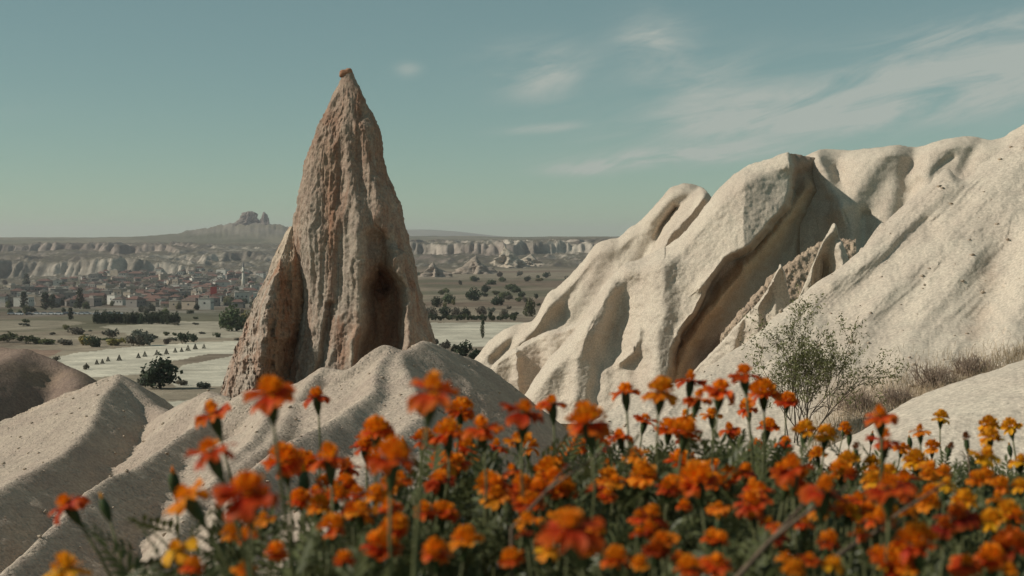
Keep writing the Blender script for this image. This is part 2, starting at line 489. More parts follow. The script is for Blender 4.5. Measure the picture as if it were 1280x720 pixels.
# ------------------------------------------------------------------ near badland ridges (height field from crest lines)
GRIDS = {}
def height_field(name, crests, x0, x1, y0, y1, res, floor, mat, soft=0.22, rough=0.12, seed=0, gully=0.12, cover=None):
    xs = np.arange(x0, x1 + res, res); ys = np.arange(y0, y1 + res, res * 1.4)
    X, Y = np.meshgrid(xs, ys)
    p = np.stack([X, Y, 0 * X], -1)
    wx = X + 0.16 * fbm(p, 0.35, 3, 0.5, seed + 5); wy = Y + 0.16 * fbm(p, 0.35, 3, 0.5, seed + 6)
    h = np.full(X.shape, float(floor)); dmin = np.full(X.shape, 1e9)
    for pts, sl, sr, rd in crests:
        P = np.array([world_at(*q) for q in pts])
        best = np.full(X.shape, -1e9); bd = np.full(X.shape, 1e9); first = True
        for a, b in zip(P[:-1], P[1:]):
            v = b[:2] - a[:2]; L2 = v @ v
            t = np.clip(((wx - a[0]) * v[0] + (wy - a[1]) * v[1]) / L2, 0, 1)
            dx, dy = wx - a[0] - t * v[0], wy - a[1] - t * v[1]
            dd = np.hypot(dx, dy); side = v[0] * dy - v[1] * dx      # >0: left of travel
            s = np.where(side > 0, sl, sr)
            if first: s = np.where(t <= 0, np.maximum(s, 1.5), s)       # no broad cone behind a spur's root
            first = False
            hh = a[2] + t * (b[2] - a[2]) - s * (np.sqrt(dd * dd + rd * rd) - rd)
            m = dd < bd
            best = np.where(m, hh, best); bd = np.where(m, dd, bd)
        k = soft
        q = np.clip(0.5 + 0.5 * (best - h) / k, 0, 1)
        h = h * (1 - q) + best * q + k * q * (1 - q)
        dmin = np.minimum(dmin, bd)
    for _ in range(1):                                              # weathering rounds off the joints
        hp = np.pad(h, 1, mode='edge'); h = (hp[:-2, 1:-1] + hp[2:, 1:-1] + hp[1:-1, :-2] + hp[1:-1, 2:] + 2 * hp[1:-1, 1:-1]) / 6
    away = smooth01(dmin / 1.6)
    g = fbm(p, 0.55, 4, 0.5, seed + 1, ridged=True)
    h = h + gully * away * (g - 0.3) + rough * fbm(p, 1.6, 4, 0.55, seed + 2) * (0.25 + 0.75 * away) * 0.5
    h = h + 0.030 * fbm(p, 5.5, 3, 0.65, seed + 3) + 0.035 * away * fbm(p, 1.7, 3, 0.6, seed + 4, ridged=True)
    V = np.stack([X, Y, h], -1); GRIDS[name] = V
    me = mesh_from(name, V.reshape(-1, 3), grid_faces(len(ys), len(xs)))
    c = np.ones(V.shape) if cover is None else cover(V)
    color_attr(me, c.reshape(-1, 3))
    return tag(obj(name, me, mat), kind='structure')

# travel direction of each crest: from its high end towards the camera, so "left" in the photo is the right-hand side
LEFT_SLOPES = [
    ([(148, 470, 40), (130, 500, 37), (110, 535, 34), (80, 565, 31), (30, 595, 28), (0, 612, 26), (-60, 640, 24), (-140, 680, 21)], 0.76, 0.40, 0.03),
    ([(148, 470, 40), (130, 475, 41), (90, 505, 40), (40, 545, 37), (0, 570, 35), (-80, 615, 33)], 0.35, 0.75, 0.3),
    ([(148, 470, 40), (166, 486, 39.5), (190, 506, 39), (213, 517, 38), (240, 501, 36), (262, 490, 33.5)], 0.8, 1.0, 0.3),
    ([(262, 490, 33.5), (242, 531, 30), (200, 560, 27), (165, 583, 25), (133, 600, 23.5), (108, 620, 22), (50, 675, 19.6), (0, 718, 18), (-70, 780, 16)], 0.76, 1.4, 0.03),
    ([(262, 490, 33.5), (288, 500, 32.5), (310, 487, 32), (338, 486, 32), (364, 480, 32), (396, 459, 32), (417, 462, 31.5), (440, 464, 31), (457, 457, 30.5), (472, 441, 30.2), (482, 432, 30)], 0.75, 0.75, 0.25),
    ([(338, 486, 32), (332, 521, 27), (305, 560, 23.8), (279, 592, 21.5), (235, 640, 18.8), (195, 705, 16), (180, 730, 15), (150, 790, 13)], 1.0, 1.2, 0.06),
    ([(490, 436, 30), (474, 462, 28), (458, 490, 26), (420, 521, 24), (353, 560, 21.6), (320, 588, 20.2), (298, 625, 18.6), (280, 690, 16)], 0.75, 0.9, 0.05),
    ([(400, 462, 31.6), (365, 510, 28), (330, 560, 24), (300, 585, 22)], 0.8, 0.9, 0.10),
    ([(482, 432, 30), (503, 443, 29.6), (512, 475, 27), (526, 520, 24), (535, 560, 22), (545, 620, 19), (550, 700, 16)], 0.90, 0.40, 0.03),
    ([(503, 443, 29.6), (520, 430, 30.6), (530, 426, 31.6), (543, 430, 33), (560, 439, 34.6), (590, 450, 37), (620, 465, 39.5), (650, 492, 42), (680, 530, 44)], 0.9, 0.80, 0.10),
    ([(520, 521, 23.6), (470, 570, 20), (430, 640, 17), (400, 720, 14.5)], 0.75, 0.75, 0.08),
]
height_field('sand_hills', LEFT_SLOPES, -22, 6.0, 10, 48, 0.065, -13, SANDY, 0.10, 0.12, 100, 0.08)

def brown_cover(V):
    return np.ones(V.shape)
height_field('brown_hill', [
    ([(-300, 400, 70), (-100, 418, 64), (0, 433, 61), (30, 438, 60), (60, 448, 59.5), (86, 460, 59), (97, 474, 57), (90, 520, 54), (60, 600, 50)], 0.8, 1.0, 0.5),
    ([(30, 438, 60), (0, 452, 57), (-60, 480, 53)], 0.8, 0.5, 0.4)], -40, -14, 44, 80, 0.16, -16, BROWN, 0.4, 0.2, 200, 0.12)

# ------------------------------------------------------------------ standing rock walls (relief with a rounded crest and a back)
def relief(name, crest, base_py, depth, mat, res=1.3, rows=150, rnd=18, rnd_amp=0.6, thick=5.0, drop=7.0, rough=0.10, rscale=0.9, seed=0, fine=0.03, cover=None, kind='structure', base_fn=None, warp=7.0):
    cx, cy = zip(*crest)
    px = np.arange(cx[0], cx[-1] + res, res)
    cp = spline(cx, cy, px)
    t = np.linspace(0, 1, rows)[:, None] ** 1.25
    bp = base_py if base_fn is None else base_fn(px)
    PY = cp[None] + t * (bp - cp)[None]
    PX = np.broadcast_to(px[None], PY.shape)
    q0 = np.stack([PX, PY, 0 * PY], -1)
    D = depth(PX + warp * fbm(q0, 0.035, 4, 0.6, seed + 31), PY + warp * fbm(q0, 0.035, 4, 0.6, seed + 32))
    u = np.clip((PY - cp[None]) / rnd, 0, 1)
    D = D + rnd_amp * (1 - u) ** 2
    V = world_at(PX, PY, D)
    du = np.gradient(V, axis=1); dv = np.gradient(V, axis=0)
    N = np.cross(du, dv); N /= np.linalg.norm(N, axis=-1, keepdims=True) + 1e-9
    N = np.where((N[..., 1] > 0)[..., None], -N, N)
    nz = rough * fbm(V, rscale, 5, 0.55, seed) + fine * fbm(V, rscale * 7, 3, 0.6, seed + 9)
    V = V + N * nz[..., None]
    back = []
    for k in range(6, 0, -1):
        q = k / 6
        b = V[0].copy(); b[:, 1] += thick * q; b[:, 0] += 0.0; b[:, 2] -= drop * q ** 1.6
        back.append(b)
    A = np.concatenate([np.stack(back), V], 0)
    me = mesh_from(name, A.reshape(-1, 3), grid_faces(A.shape[0], A.shape[1]))
    c = np.ones(A.shape)
    if cover is not None: c[6:] = cover(PX, PY, V); c[:6] = c[6]
    color_attr(me, c.reshape(-1, 3))
    o = obj(name, me, mat)
    if kind: tag(o, kind=kind)
    return o, V, PX, PY

# far knob and its long left slope
def dA(px, py):
    d = 62 - 0.020 * (px - 700) + 0.014 * (450 - py)
    d += ridge(px, py, [(800, 285), (770, 330), (720, 400)], 0.3, 10, 16)
    d += ridge(px, py, [(735, 340), (712, 372), (700, 400)], 0.25, 7)
    d += ridge(px, py, [(878, 238), (850, 268), (822, 305), (812, 322)], -0.9, 14, 5)
    d += cut(px, py, [(884, 236), (862, 262), (836, 292), (812, 324)], 0.9, 6, 26)
    d += ridge(px, py, [(845, 262), (828, 285), (815, 318)], 0.5, 4)
    d += ridge(px, py, [(690, 378), (676, 400), (650, 425)], -0.6, 10)
    d += ridge(px, py, [(655, 405), (640, 430), (620, 450)], 0.5, 6)
    return d
relief('cliff_knob', [(570, 470), (590, 450), (612, 426), (630, 413), (650, 405), (669, 397), (676, 385), (683, 370), (697, 359), (711, 346), (726, 330), (745, 306), (760, 300), (775, 297), (786, 286), (801, 276), (818, 258), (842, 234), (862, 229), (877, 234), (891, 247), (920, 262)],
       510, dA, TUFF, rnd=16, rnd_amp=0.9, rough=0.12, rscale=0.7, seed=300, rows=120, warp=4.0)

# low spur in front of it
def dA2(px, py):
    d = 54 - 0.030 * (px - 620) + 0.002 * (450 - py)
    d += ridge(px, py, [(684, 412), (688, 440), (690, 480)], -0.6, 11, 7)
    d += step(px, py, [(690, 405), (690, 500)], 0.5, 10)
    d += ridge(px, py, [(645, 440), (648, 470), (652, 500)], -0.5, 5)
    d += 0.028 * np.clip(px - 622, 0, 60)
    return d
relief('cliff_spur', [(604, 470), (622, 449), (636, 440), (650, 432), (667, 421), (684, 413), (705, 408), (720, 402), (740, 392), (770, 380)], 520, dA2, TUFF, rnd=7, rnd_amp=0.5, thick=3, drop=5, rough=0.10, rscale=1.2, seed=320, rows=90)

# the main fin with the undercut face
UND = [(988, 188), (992, 205), (990, 238), (984, 258), (962, 284), (938, 308), (905, 328), (890, 350), (868, 392), (850, 418), (841, 445), (836, 480), (832, 520)]
def dB(px, py):
    d = 49.5 - 0.016 * (px - 660) + 0.015 * (480 - py)
    d += 0.9 * np.exp(-np.clip(px - 655, 0, 999) / 40)
    # spur down the left side, hollow right of it, pale rib, then the undercut
    d += ridge(px, py, [(778, 336), (752, 362), (728, 398), (700, 435), (670, 480), (655, 505)], -0.75, 24, 18)
    d += cut(px, py, [(780, 325), (770, 360), (762, 400), (752, 420), (745, 470), (740, 520)][::-1], 0.7, 12, 34) * smooth01((py - 330) / 22)
    d += ridge(px, py, [(736, 415), (722, 450), (716, 500)], -0.4, 14, 9)
    d += ridge(px, py, [(752, 420), (757, 460), (752, 510)], -0.3, 9, 9)
    d += ridge(px, py, [(797, 415), (790, 440), (776, 452)], -0.35, 6)
    d += ridge(px, py, [(795, 455), (800, 480), (790, 520)], 0.55, 18, 14)
    d += ridge(px, py, [(830, 330), (826, 390), (818, 450), (814, 520)], -0.5, 15, 28)
    d += ridge(px, py, [(912, 330), (893, 342), (872, 360)], -0.28, 5, 7)
    d += ridge(px, py, [(880, 372), (868, 392), (848, 420)], -0.35, 9, 4)
    s = step(px, py, [(a, b) for a, b in UND][::-1], 1.0, 5)
    d += s * 2.4 + s * 0.032 * np.clip(px - 900, 0, 200)
    # ledge of tan rock inside the undercut
    d -= s * ridge(px, py, [(1010, 235), (990, 270), (962, 305), (925, 345), (880, 400), (850, 450), (838, 490)], 1.1, 12, 12)
    d += s * ridge(px, py, [(1030, 255), (1005, 300), (960, 350), (915, 400), (880, 440)], 0.8, 18, 18)
    d += 0.02 * np.clip(px - 930, 0, 80) * smooth01((py - 190) / 30)
    return d
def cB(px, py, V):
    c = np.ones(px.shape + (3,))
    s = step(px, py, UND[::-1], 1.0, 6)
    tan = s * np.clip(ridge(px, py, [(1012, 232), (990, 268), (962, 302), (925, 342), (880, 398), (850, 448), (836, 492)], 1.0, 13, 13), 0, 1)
    dark = s * (1 - tan)  # shade of the undercut put into the rock colour
    top = s * smooth01((262 - py) / 30)  # upper undercut shaded further, in a browner tone
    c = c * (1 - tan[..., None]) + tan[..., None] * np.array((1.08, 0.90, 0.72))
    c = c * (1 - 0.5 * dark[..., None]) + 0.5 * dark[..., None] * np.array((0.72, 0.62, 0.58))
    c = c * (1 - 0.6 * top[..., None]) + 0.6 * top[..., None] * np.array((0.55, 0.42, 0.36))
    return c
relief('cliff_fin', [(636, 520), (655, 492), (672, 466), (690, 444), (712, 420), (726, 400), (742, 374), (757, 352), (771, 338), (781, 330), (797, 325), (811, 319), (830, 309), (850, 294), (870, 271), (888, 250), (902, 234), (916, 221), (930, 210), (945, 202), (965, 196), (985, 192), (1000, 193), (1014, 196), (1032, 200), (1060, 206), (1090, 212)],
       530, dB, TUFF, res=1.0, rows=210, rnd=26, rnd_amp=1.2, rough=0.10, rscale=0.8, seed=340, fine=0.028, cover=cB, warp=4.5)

# fluted wall behind
def dC(px, py):
    d = 53.5 - 0.014 * (px - 1010) + 0.020 * (330 - py)
    d += ridge(px, py, [(1018, 190), (1034, 222), (1050, 260)], -0.7, 10, 16)
    d += ridge(px, py, [(1052, 195), (1046, 222), (1040, 250)], 0.5, 16)
    d += ridge(px, py, [(1112, 183), (1090, 205), (1070, 235), (1058, 262), (1060, 300), (1066, 340)], -0.6, 20, 30)
    d += ridge(px, py, [(1080, 270), (1078, 300), (1084, 340)], 0.4, 9)
    d += ridge(px, py, [(1146, 184), (1136, 225), (1130, 270)], 0.55, 12)
    d += ridge(px, py, [(1190, 172), (1165, 200), (1150, 240)], -0.4, 18, 30)
    d += ridge(px, py, [(1190, 198), (1178, 206), (1168, 218)], 0.12, 6)
    d += ridge(px, py, [(1150, 226), (1142, 236)], 0.3, 7)
    d += ridge(px, py, [(1222, 180), (1212, 200), (1205, 215)], 0.2, 8)
    return d
relief('cliff_wall', [(1000, 200), (1012, 193), (1022, 188), (1042, 186), (1070, 187), (1098, 184), (1120, 181), (1146, 184), (1168, 177), (1190, 172), (1215, 171), (1240, 175), (1254, 172), (1266, 164), (1290, 148), (1330, 125)],
       380, dC, TUFF, res=1.2, rows=130, rnd=14, rnd_amp=0.9, rough=0.07, rscale=0.9, seed=360, fine=0.015, warp=4.0)

# two thin pointed fins standing in the gully
def dG1(px, py):
    return 40 - 0.035 * np.clip(px - 860, 0, 110) + ridge(px, py, [(976, 330), (966, 352), (945, 385), (944, 420)], -0.5, 9, 3) + step(px, py, [(978, 325), (966, 352), (945, 386), (943, 440)], 0.9, 3) + ridge(px, py, [(935, 395), (930, 420), (922, 450)], 0.3, 6)
_o = relief('pointed_rock', [(846, 486), (870, 460), (890, 440), (910, 418), (926, 400), (940, 386), (952, 372), (962, 356), (970, 340), (976, 330), (981, 345), (987, 372)], 520, dG1, TUFF, res=0.9, rows=90, rnd=4, rnd_amp=0.15, thick=1.6, drop=4, rough=0.04, rscale=1.6, seed=380, fine=0.015, kind=None)[0]; tag(_o, 'thin pale rock blade slanting beside the undercut cliff face', 'rock')
def dG2(px, py):
    return 43 - 0.02 * np.clip(px - 1005, 0, 80) + ridge(px, py, [(1043, 279), (1030, 300), (1018, 325), (1014, 350)], -0.5, 7, 5) + ridge(px, py, [(1032, 335), (1030, 360)], 0.9, 10, 10) + ridge(px, py, [(1050, 305), (1056, 340)], -0.3, 5)
_o = relief('pointed_rock', [(998, 372), (1008, 350), (1018, 326), (1028, 303), (1036, 289), (1043, 279), (1050, 298), (1058, 318), (1070, 336), (1082, 345)], 400, dG2, TUFF, res=0.9, rows=70, rnd=4, rnd_amp=0.15, thick=1.6, drop=4, rough=0.05, rscale=1.5, seed=390, fine=0.015, kind=None)[0]; tag(_o, 'pointed pale rock tooth wedged between the cliff wall and smooth slope', 'rock')

# rubble floor of the gully
def dRub(px, py):
    return 46 - 0.02 * (py - 300)
relief('gully_rubble', [(900, 420), (930, 385), (960, 350), (990, 325), (1020, 306), (1040, 300), (1070, 296)], 450, dRub, SANDY, res=1.0, rows=80, rnd=6, rnd_amp=0.2, thick=2, drop=4, rough=0.16, rscale=1.3, seed=395, fine=0.09, cover=lambda a, b, c: np.tile((0.98, 0.92, 0.84), a.shape + (1,)))

# the long pale slope on the right
def dD(px, py):
    d = 28.0 - 0.008 * (px - 1000) + 0.024 * (340 - py)
    d -= 0.018 * np.clip(py - 400, 0, 400)
    rc, ra = (px + py) * 0.7071, (py - px) * 0.7071          # rain rills run down to the lower left
    d -= 0.075 * fbm(np.stack([rc, ra * 0.12, 0 * rc], -1), 0.055, 4, 0.6, 415, ridged=True)
    d += ridge(px, py, [(1196, 226), (1140, 275), (1095, 318), (1040, 352)], -0.15, 10, 14)
    d += ridge(px, py, [(1160, 280), (1105, 330), (1070, 360), (1030, 385)], 0.14, 14, 10)
    d += ridge(px, py, [(1280, 200), (1190, 290), (1150, 335), (1090, 385), (1070, 410)], -0.17, 26, 12)
    d += ridge(px, py, [(1160, 345), (1110, 400), (1080, 450)], 0.16, 22, 14)
    d += ridge(px, py, [(1215, 320), (1170, 360), (1140, 410), (1120, 465)], -0.22, 24, 18)
    d += ridge(px, py, [(1250, 320), (1235, 370), (1215, 440)], 0.27, 30, 26)
    d += ridge(px, py, [(1300, 300), (1276, 370), (1264, 430)], -0.25, 20, 24)
    return d
def cD(px, py, V):
    c = np.ones(px.shape + (3,))
    n = fbm(V, 0.8, 4, 0.6, 420)
    st = np.clip(ridge(px, py, [(1240, 335), (1235, 360), (1215, 430)], 1, 14) * smooth01(0.5 + 2 * n), 0, 1)
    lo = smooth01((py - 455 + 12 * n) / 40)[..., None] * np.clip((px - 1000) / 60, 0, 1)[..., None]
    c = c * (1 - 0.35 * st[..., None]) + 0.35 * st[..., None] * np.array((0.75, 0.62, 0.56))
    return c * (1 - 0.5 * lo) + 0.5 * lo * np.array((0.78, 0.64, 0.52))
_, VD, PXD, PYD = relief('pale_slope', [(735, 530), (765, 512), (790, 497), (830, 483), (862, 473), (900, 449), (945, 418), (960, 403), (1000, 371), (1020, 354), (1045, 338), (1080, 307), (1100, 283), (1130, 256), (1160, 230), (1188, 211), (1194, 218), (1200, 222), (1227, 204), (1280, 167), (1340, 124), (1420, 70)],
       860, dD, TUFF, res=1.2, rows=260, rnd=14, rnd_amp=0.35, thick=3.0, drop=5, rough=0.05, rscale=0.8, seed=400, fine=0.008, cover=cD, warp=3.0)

# near pale mound
def dE(px, py):
    return 12.5 - 0.002 * (px - 1100) - 0.012 * np.clip(py - 450, 0, 400)
relief('pale_mound', [(930, 660), (980, 612), (1020, 575), (1050, 552), (1085, 531), (1120, 508), (1160, 490), (1200, 476), (1240, 463), (1280, 449), (1340, 430), (1460, 400)],
       900, dE, TUFF, res=2.0, rows=150, rnd=60, rnd_amp=1.4, thick=2.5, drop=3.0, rough=0.06, rscale=0.9, seed=440, fine=0.012, warp=0.0)

# ------------------------------------------------------------------ the tall rock spire
def build_spire():
    D0 = 70.0; pm = D0 / F
    L = [(86, 431), (91, 428), (97, 427), (106, 424), (120, 418), (135, 412), (150, 406), (165, 400), (190, 391), (220, 384), (250, 378), (275, 373), (300, 371), (330, 374), (360, 378), (400, 378), (440, 371), (490, 362), (560, 352)]
    Rr = [(86, 437), (91, 441), (97, 443), (106, 447), (120, 452), (135, 458), (150, 464), (162, 470), (175, 472), (200, 475), (230, 486), (265, 498), (300, 506), (340, 516), (380, 526), (410, 535), (430, 542), (460, 550), (520, 562), (560, 570)]
    nr, nc = 330, 420
    py = 88 + (556 - 88) * np.linspace(0, 1, nr)
    lx = spline(*zip(*L), py); rx = spline(*zip(*Rr), py)
    th = np.linspace(0, 2 * np.pi, nc, endpoint=False)
    TH, PY = np.meshgrid(th, py); LX, RX = lx[:, None], rx[:, None]
    cx, hw = (LX + RX) / 2, (RX - LX) / 2
    # squarish plan: theta 0 = right, pi/2 = towards the camera
    ex = 0.82
    cu = np.sign(np.cos(TH)) * np.abs(np.cos(TH)) ** ex; sn = np.sign(np.sin(TH)) * np.abs(np.sin(TH)) ** ex
    PX = cx + hw * cu
    core = np.minimum(hw, 20 + 0.30 * (PY - 86))
    dep = D0 - sn * core * 0.92 * pm
    front = smooth01((np.sin(TH) + 0.05) / 0.25)
    PX0, PY0 = PX, PY; w0 = np.stack([PX, PY, 0 * PX], -1)
    PX = PX + 6 * fbm(w0, 0.03, 4, 0.6, 551); PY = PY + 10 * fbm(w0, 0.03, 4, 0.6, 552)
    q = np.zeros_like(PX)
    # right cave-like hollow
    q += hollow(PX, PY, [(474, 362), (478, 390), (476, 420), (464, 470), (450, 540)], 2.3, 24, 19)
    q += ridge(PX, PY, [(474, 300), (472, 330), (476, 350)], 1.0, 10, 12)
    # ribs and grooves
    q += ridge(PX, PY, [(432, 120), (436, 200), (446, 290), (450, 360), (446, 420), (432, 480)], -0.35, 16, 9)
    q += ridge(PX, PY, [(412, 170), (410, 230), (420, 300), (428, 360)], 0.10, 7)
    q += ridge(PX, PY, [(400, 170), (396, 230), (392, 300), (400, 360), (398, 440)], -0.2, 12)
    q += ridge(PX, PY, [(416, 380), (408, 430), (396, 480)], 0.5, 5)
    q += ridge(PX, PY, [(456, 160), (462, 220), (478, 290)], -0.5, 9)
    q += ridge(PX, PY, [(497, 320), (506, 380), (505, 430), (500, 470)], -0.9, 9, 16)
    dep = dep + front * q
    PX, PY = PX0, PY0
    V = world_at(PX, PY, dep)
    # roughness
    C = np.stack([world_at(cx[:, 0], py, D0)], 0)[0][:, None]
    out = V - C; out[..., 2] *= 0.1; out /= np.linalg.norm(out, axis=-1, keepdims=True) + 1e-9
    sc = np.array([1, 1, 0.33])
    amp = np.clip((PY - 84) / 60, 0.15, 1)
    nz = 0.34 * fbm(V * np.array([1, 1, 0.11]), 1.1, 5, 0.6, 500, ridged=True) + 0.09 * fbm(V, 1.5, 5, 0.7, 510) + 0.05 * fbm(V, 6, 3, 0.6, 520)
    V = V + out * (nz * amp)[..., None]
    top = V[0].mean(0) + np.array((0, 0, 0.12))
    A = np.concatenate([V.reshape(-1, 3), top[None]], 0)
    fc = grid_faces(nr, nc, wrap=True)
    cap = np.stack([np.full(nc, nr * nc), np.arange(nc), (np.arange(nc) + 1) % nc, np.full(nc, nr * nc)], -1)[:, :3]
    me = bpy.data.meshes.new('rock_spire')
    me = mesh_from('rock_spire', A, np.concatenate([fc, np.stack([cap[:, 0], cap[:, 1], cap[:, 2], cap[:, 2]], -1)]) if False else fc)
    # rock tones: darker rust-brown in the hollow and groove, paler left edge, rib and foot
    n = fbm(V * sc, 0.5, 4, 0.6, 530)
    c = np.ones(V.shape)
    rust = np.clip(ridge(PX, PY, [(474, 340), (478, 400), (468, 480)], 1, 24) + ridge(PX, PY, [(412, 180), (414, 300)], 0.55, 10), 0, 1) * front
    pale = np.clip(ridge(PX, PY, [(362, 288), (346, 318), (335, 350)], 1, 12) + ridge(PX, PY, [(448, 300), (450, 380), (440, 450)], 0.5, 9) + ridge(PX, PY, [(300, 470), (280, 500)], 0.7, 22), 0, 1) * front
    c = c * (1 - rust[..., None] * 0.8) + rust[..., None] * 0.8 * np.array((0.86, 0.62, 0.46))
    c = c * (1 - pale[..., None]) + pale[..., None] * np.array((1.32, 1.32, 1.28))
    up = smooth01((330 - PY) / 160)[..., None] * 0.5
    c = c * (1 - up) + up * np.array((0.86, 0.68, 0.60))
    c = c * 0.93
    color_attr(me, np.concatenate([c.reshape(-1, 3), [[1, 1, 1]]], 0))
    base = obj('rock_spire', None); b0 = world_at(410, 540, D0); base.location = b0
    o = obj('rock_shaft', me, SPIRE, base); o.location = -Vector(b0)
    # lower shoulder leaning against the left side, its edge towards the camera
    Ls = [(283, 362), (290, 357), (300, 352), (312, 346), (330, 340), (345, 335), (365, 325), (385, 316), (410, 306), (435, 296), (460, 285), (490, 275), (520, 266), (560, 256)]
    Rs = [(283, 370), (295, 376), (320, 384), (350, 390), (400, 392), (450, 386), (500, 378), (560, 372)]
    Es = [(283, 365), (300, 358), (320, 350), (345, 343), (380, 334), (420, 327), (460, 321), (500, 316), (560, 308)]
    n2, c2 = 240, 280
    py2 = np.linspace(283, 556, n2); l2, r2, e2 = (np.interp(py2, *zip(*q_))[:, None] for q_ in (Ls, Rs, Es))
    wob_ = np.stack([py2, 0 * py2, 0 * py2], -1); ramp = np.clip((py2 - 290) / 40, 0, 1)[:, None]
    e2 = e2 + ramp * 7 * fbm(wob_, 0.05, 4, 0.6, 581)[:, None]; r2 = r2 + ramp * 9 * fbm(wob_, 0.04, 4, 0.65, 582)[:, None]
    tt = np.linspace(0, 1, c2 // 2)[None]
    pf = np.where(tt < 0.5, l2 + (e2 - l2) * (tt / 0.5), e2 + (r2 - e2) * ((tt - 0.5) / 0.5))
    tri = np.where(tt < 0.5, tt / 0.5, 1 - (tt - 0.5) / 0.5)
    grow = np.clip((py2[:, None] - 280) / 150, 0.08, 1.0)
    P2 = py2[:, None] + 0 * tt
    wv = np.stack([pf, P2, 0 * pf], -1)
    fr = D0 - 0.2 - 3.3 * grow * np.clip(tri + 0.26 * fbm(wv * np.array([1, 0.4, 1]), 0.05, 5, 0.62, 561, ridged=True) - 0.08, 0, 1.2) ** 0.85
    bk = D0 + 1.6 * grow * np.sin(np.pi * tt)
    VF, VB = world_at(pf, P2, fr), world_at(pf[:, ::-1], P2, bk)
    V2 = np.concatenate([VF, VB], 1)
    o2 = np.array([-0.35, -0.9, 0.1])
    nz2 = 0.26 * fbm(V2 * np.array([1, 1, 0.18]), 0.9, 5, 0.55, 570, ridged=True) + 0.14 * fbm(V2, 1.4, 5, 0.65, 571) + 0.04 * fbm(V2, 6, 3, 0.6, 572)
    V2 = V2 + o2 * (nz2 * np.clip((P2 - 278) / 40, 0.2, 1).repeat(2, 1)[:, :V2.shape[1]])[..., None]
    m2 = mesh_from('rock_shoulder', V2.reshape(-1, 3), grid_faces(n2, V2.shape[1], wrap=True))
    PXs = np.concatenate([pf, pf[:, ::-1]], 1); PYs = np.concatenate([P2, P2], 1)
    c2_ = np.ones(V2.shape)
    rs = smooth01((PXs - e2) / 14)[..., None] * 0.75  # right face browner and darker, its shade put into the colour
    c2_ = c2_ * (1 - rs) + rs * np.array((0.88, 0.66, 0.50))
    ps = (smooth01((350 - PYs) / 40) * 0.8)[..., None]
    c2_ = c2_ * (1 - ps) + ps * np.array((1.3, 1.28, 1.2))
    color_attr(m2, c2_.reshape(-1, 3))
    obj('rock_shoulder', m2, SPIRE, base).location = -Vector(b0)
    # small hard cap stone
    k = 0.0; nt, npv = 14, 22
    a = np.linspace(0, 2 * np.pi, npv, endpoint=False); v = []
    c0 = world_at(433, 91, D0)
    for i in range(nt):
        ph = math.pi * i / (nt - 1)
        for t in a:
            r = 0.34 * (abs(math.sin(ph)) ** 0.55)
            v.append((r * math.cos(t) * (1.1 if math.cos(t) < 0 else 0.85), r * math.sin(t), 0.19 * math.copysign(abs(math.cos(ph)) ** 0.7, math.cos(ph)) + 0.05 * math.cos(t)))
    v = np.array(v); v = v * (1 + 0.25 * fbm(v, 3.0, 3, 0.5, 540)[:, None])
    cm = mesh_from('cap_stone', v, grid_faces(nt, npv, wrap=True)); color_attr(cm, np.tile((0.95, 0.62, 0.48), (len(v), 1)))
    obj('cap_stone', cm, SPIRE, base, loc=Vector(c0) - Vector(b0))
    tag(base, 'tall pointed reddish-brown rock spire with grooved face standing behind the sand hills', 'rock spire')
build_spire()

# ------------------------------------------------------------------ rocks far away: castle rock and fairy chimneys
FAR_ROCK = rock_mat('far_tuff', (0.42, 0.36, 0.30), (0.33, 0.275, 0.23), (0.25, 0.20, 0.165), 0.35, 0.5, 0.4, 0.5, cover=True)

def ring_rock(name, L, Rr, D0, parent, base_px, base_py, amp=0.08, seed=0, nr=60, nc=80, tint=(1, 1, 1), nscale=0.08):
    """solid rock whose outline left and right is given in photo pixels at distance D0"""
    py = np.linspace(L[0][0], L[-1][0], nr)
    lx, rx = np.interp(py, *zip(*L)), np.interp(py, *zip(*Rr))
    th = np.linspace(0, 2 * np.pi, nc, endpoint=False)
    TH, PY = np.meshgrid(th, py); cx, hw = ((lx + rx) / 2)[:, None], ((rx - lx) / 2)[:, None]
    V = world_at(cx + hw * np.cos(TH), PY, D0 - np.sin(TH) * hw * D0 / F)
    C = world_at(np.broadcast_to(cx, TH.shape), PY, D0)
    size = (rx.max() - lx.min()) * D0 / F
    V = C + (V - C) * (1 + amp * 3 * fbm(V * np.array([1, 1, 0.4]), nscale, 4, 0.55, seed, ridged=True) - amp)[..., None]
    b0 = world_at(base_px, base_py, D0)
    me = mesh_from(name, (V - b0).reshape(-1, 3), grid_faces(nr, nc, wrap=True))
    color_attr(me, np.tile(tint, (nr * nc, 1)))
    if parent is None: return obj(name, me, FAR_ROCK, loc=b0)
    return obj(name, me, FAR_ROCK, parent, loc=Vector(b0) - parent.location)

castle = obj('castle_rock', None); castle.location = world_at(318, 292, 4180)
ring_rock('rock_tower', [(264, 310), (266, 305), (272, 303), (278, 299), (284, 290), (292, 272), (302, 262)], [(264, 315), (267, 319), (274, 322), (280, 325), (286, 327), (292, 332), (302, 340)], 4180, castle, 314, 302, 0.30, 610, tint=(0.56, 0.54, 0.55), nscale=0.085)
ring_rock('rock_tower', [(265, 329), (268, 328), (276, 325.5), (286, 322), (302, 316)], [(265, 331), (268, 333), (276, 336), (286, 341), (302, 350)], 4160, castle, 332, 302, 0.26, 620, tint=(0.52, 0.50, 0.52), nscale=0.085)
tag(castle, 'twin-peaked castle rock crowning the far hill on the skyline', 'rock')

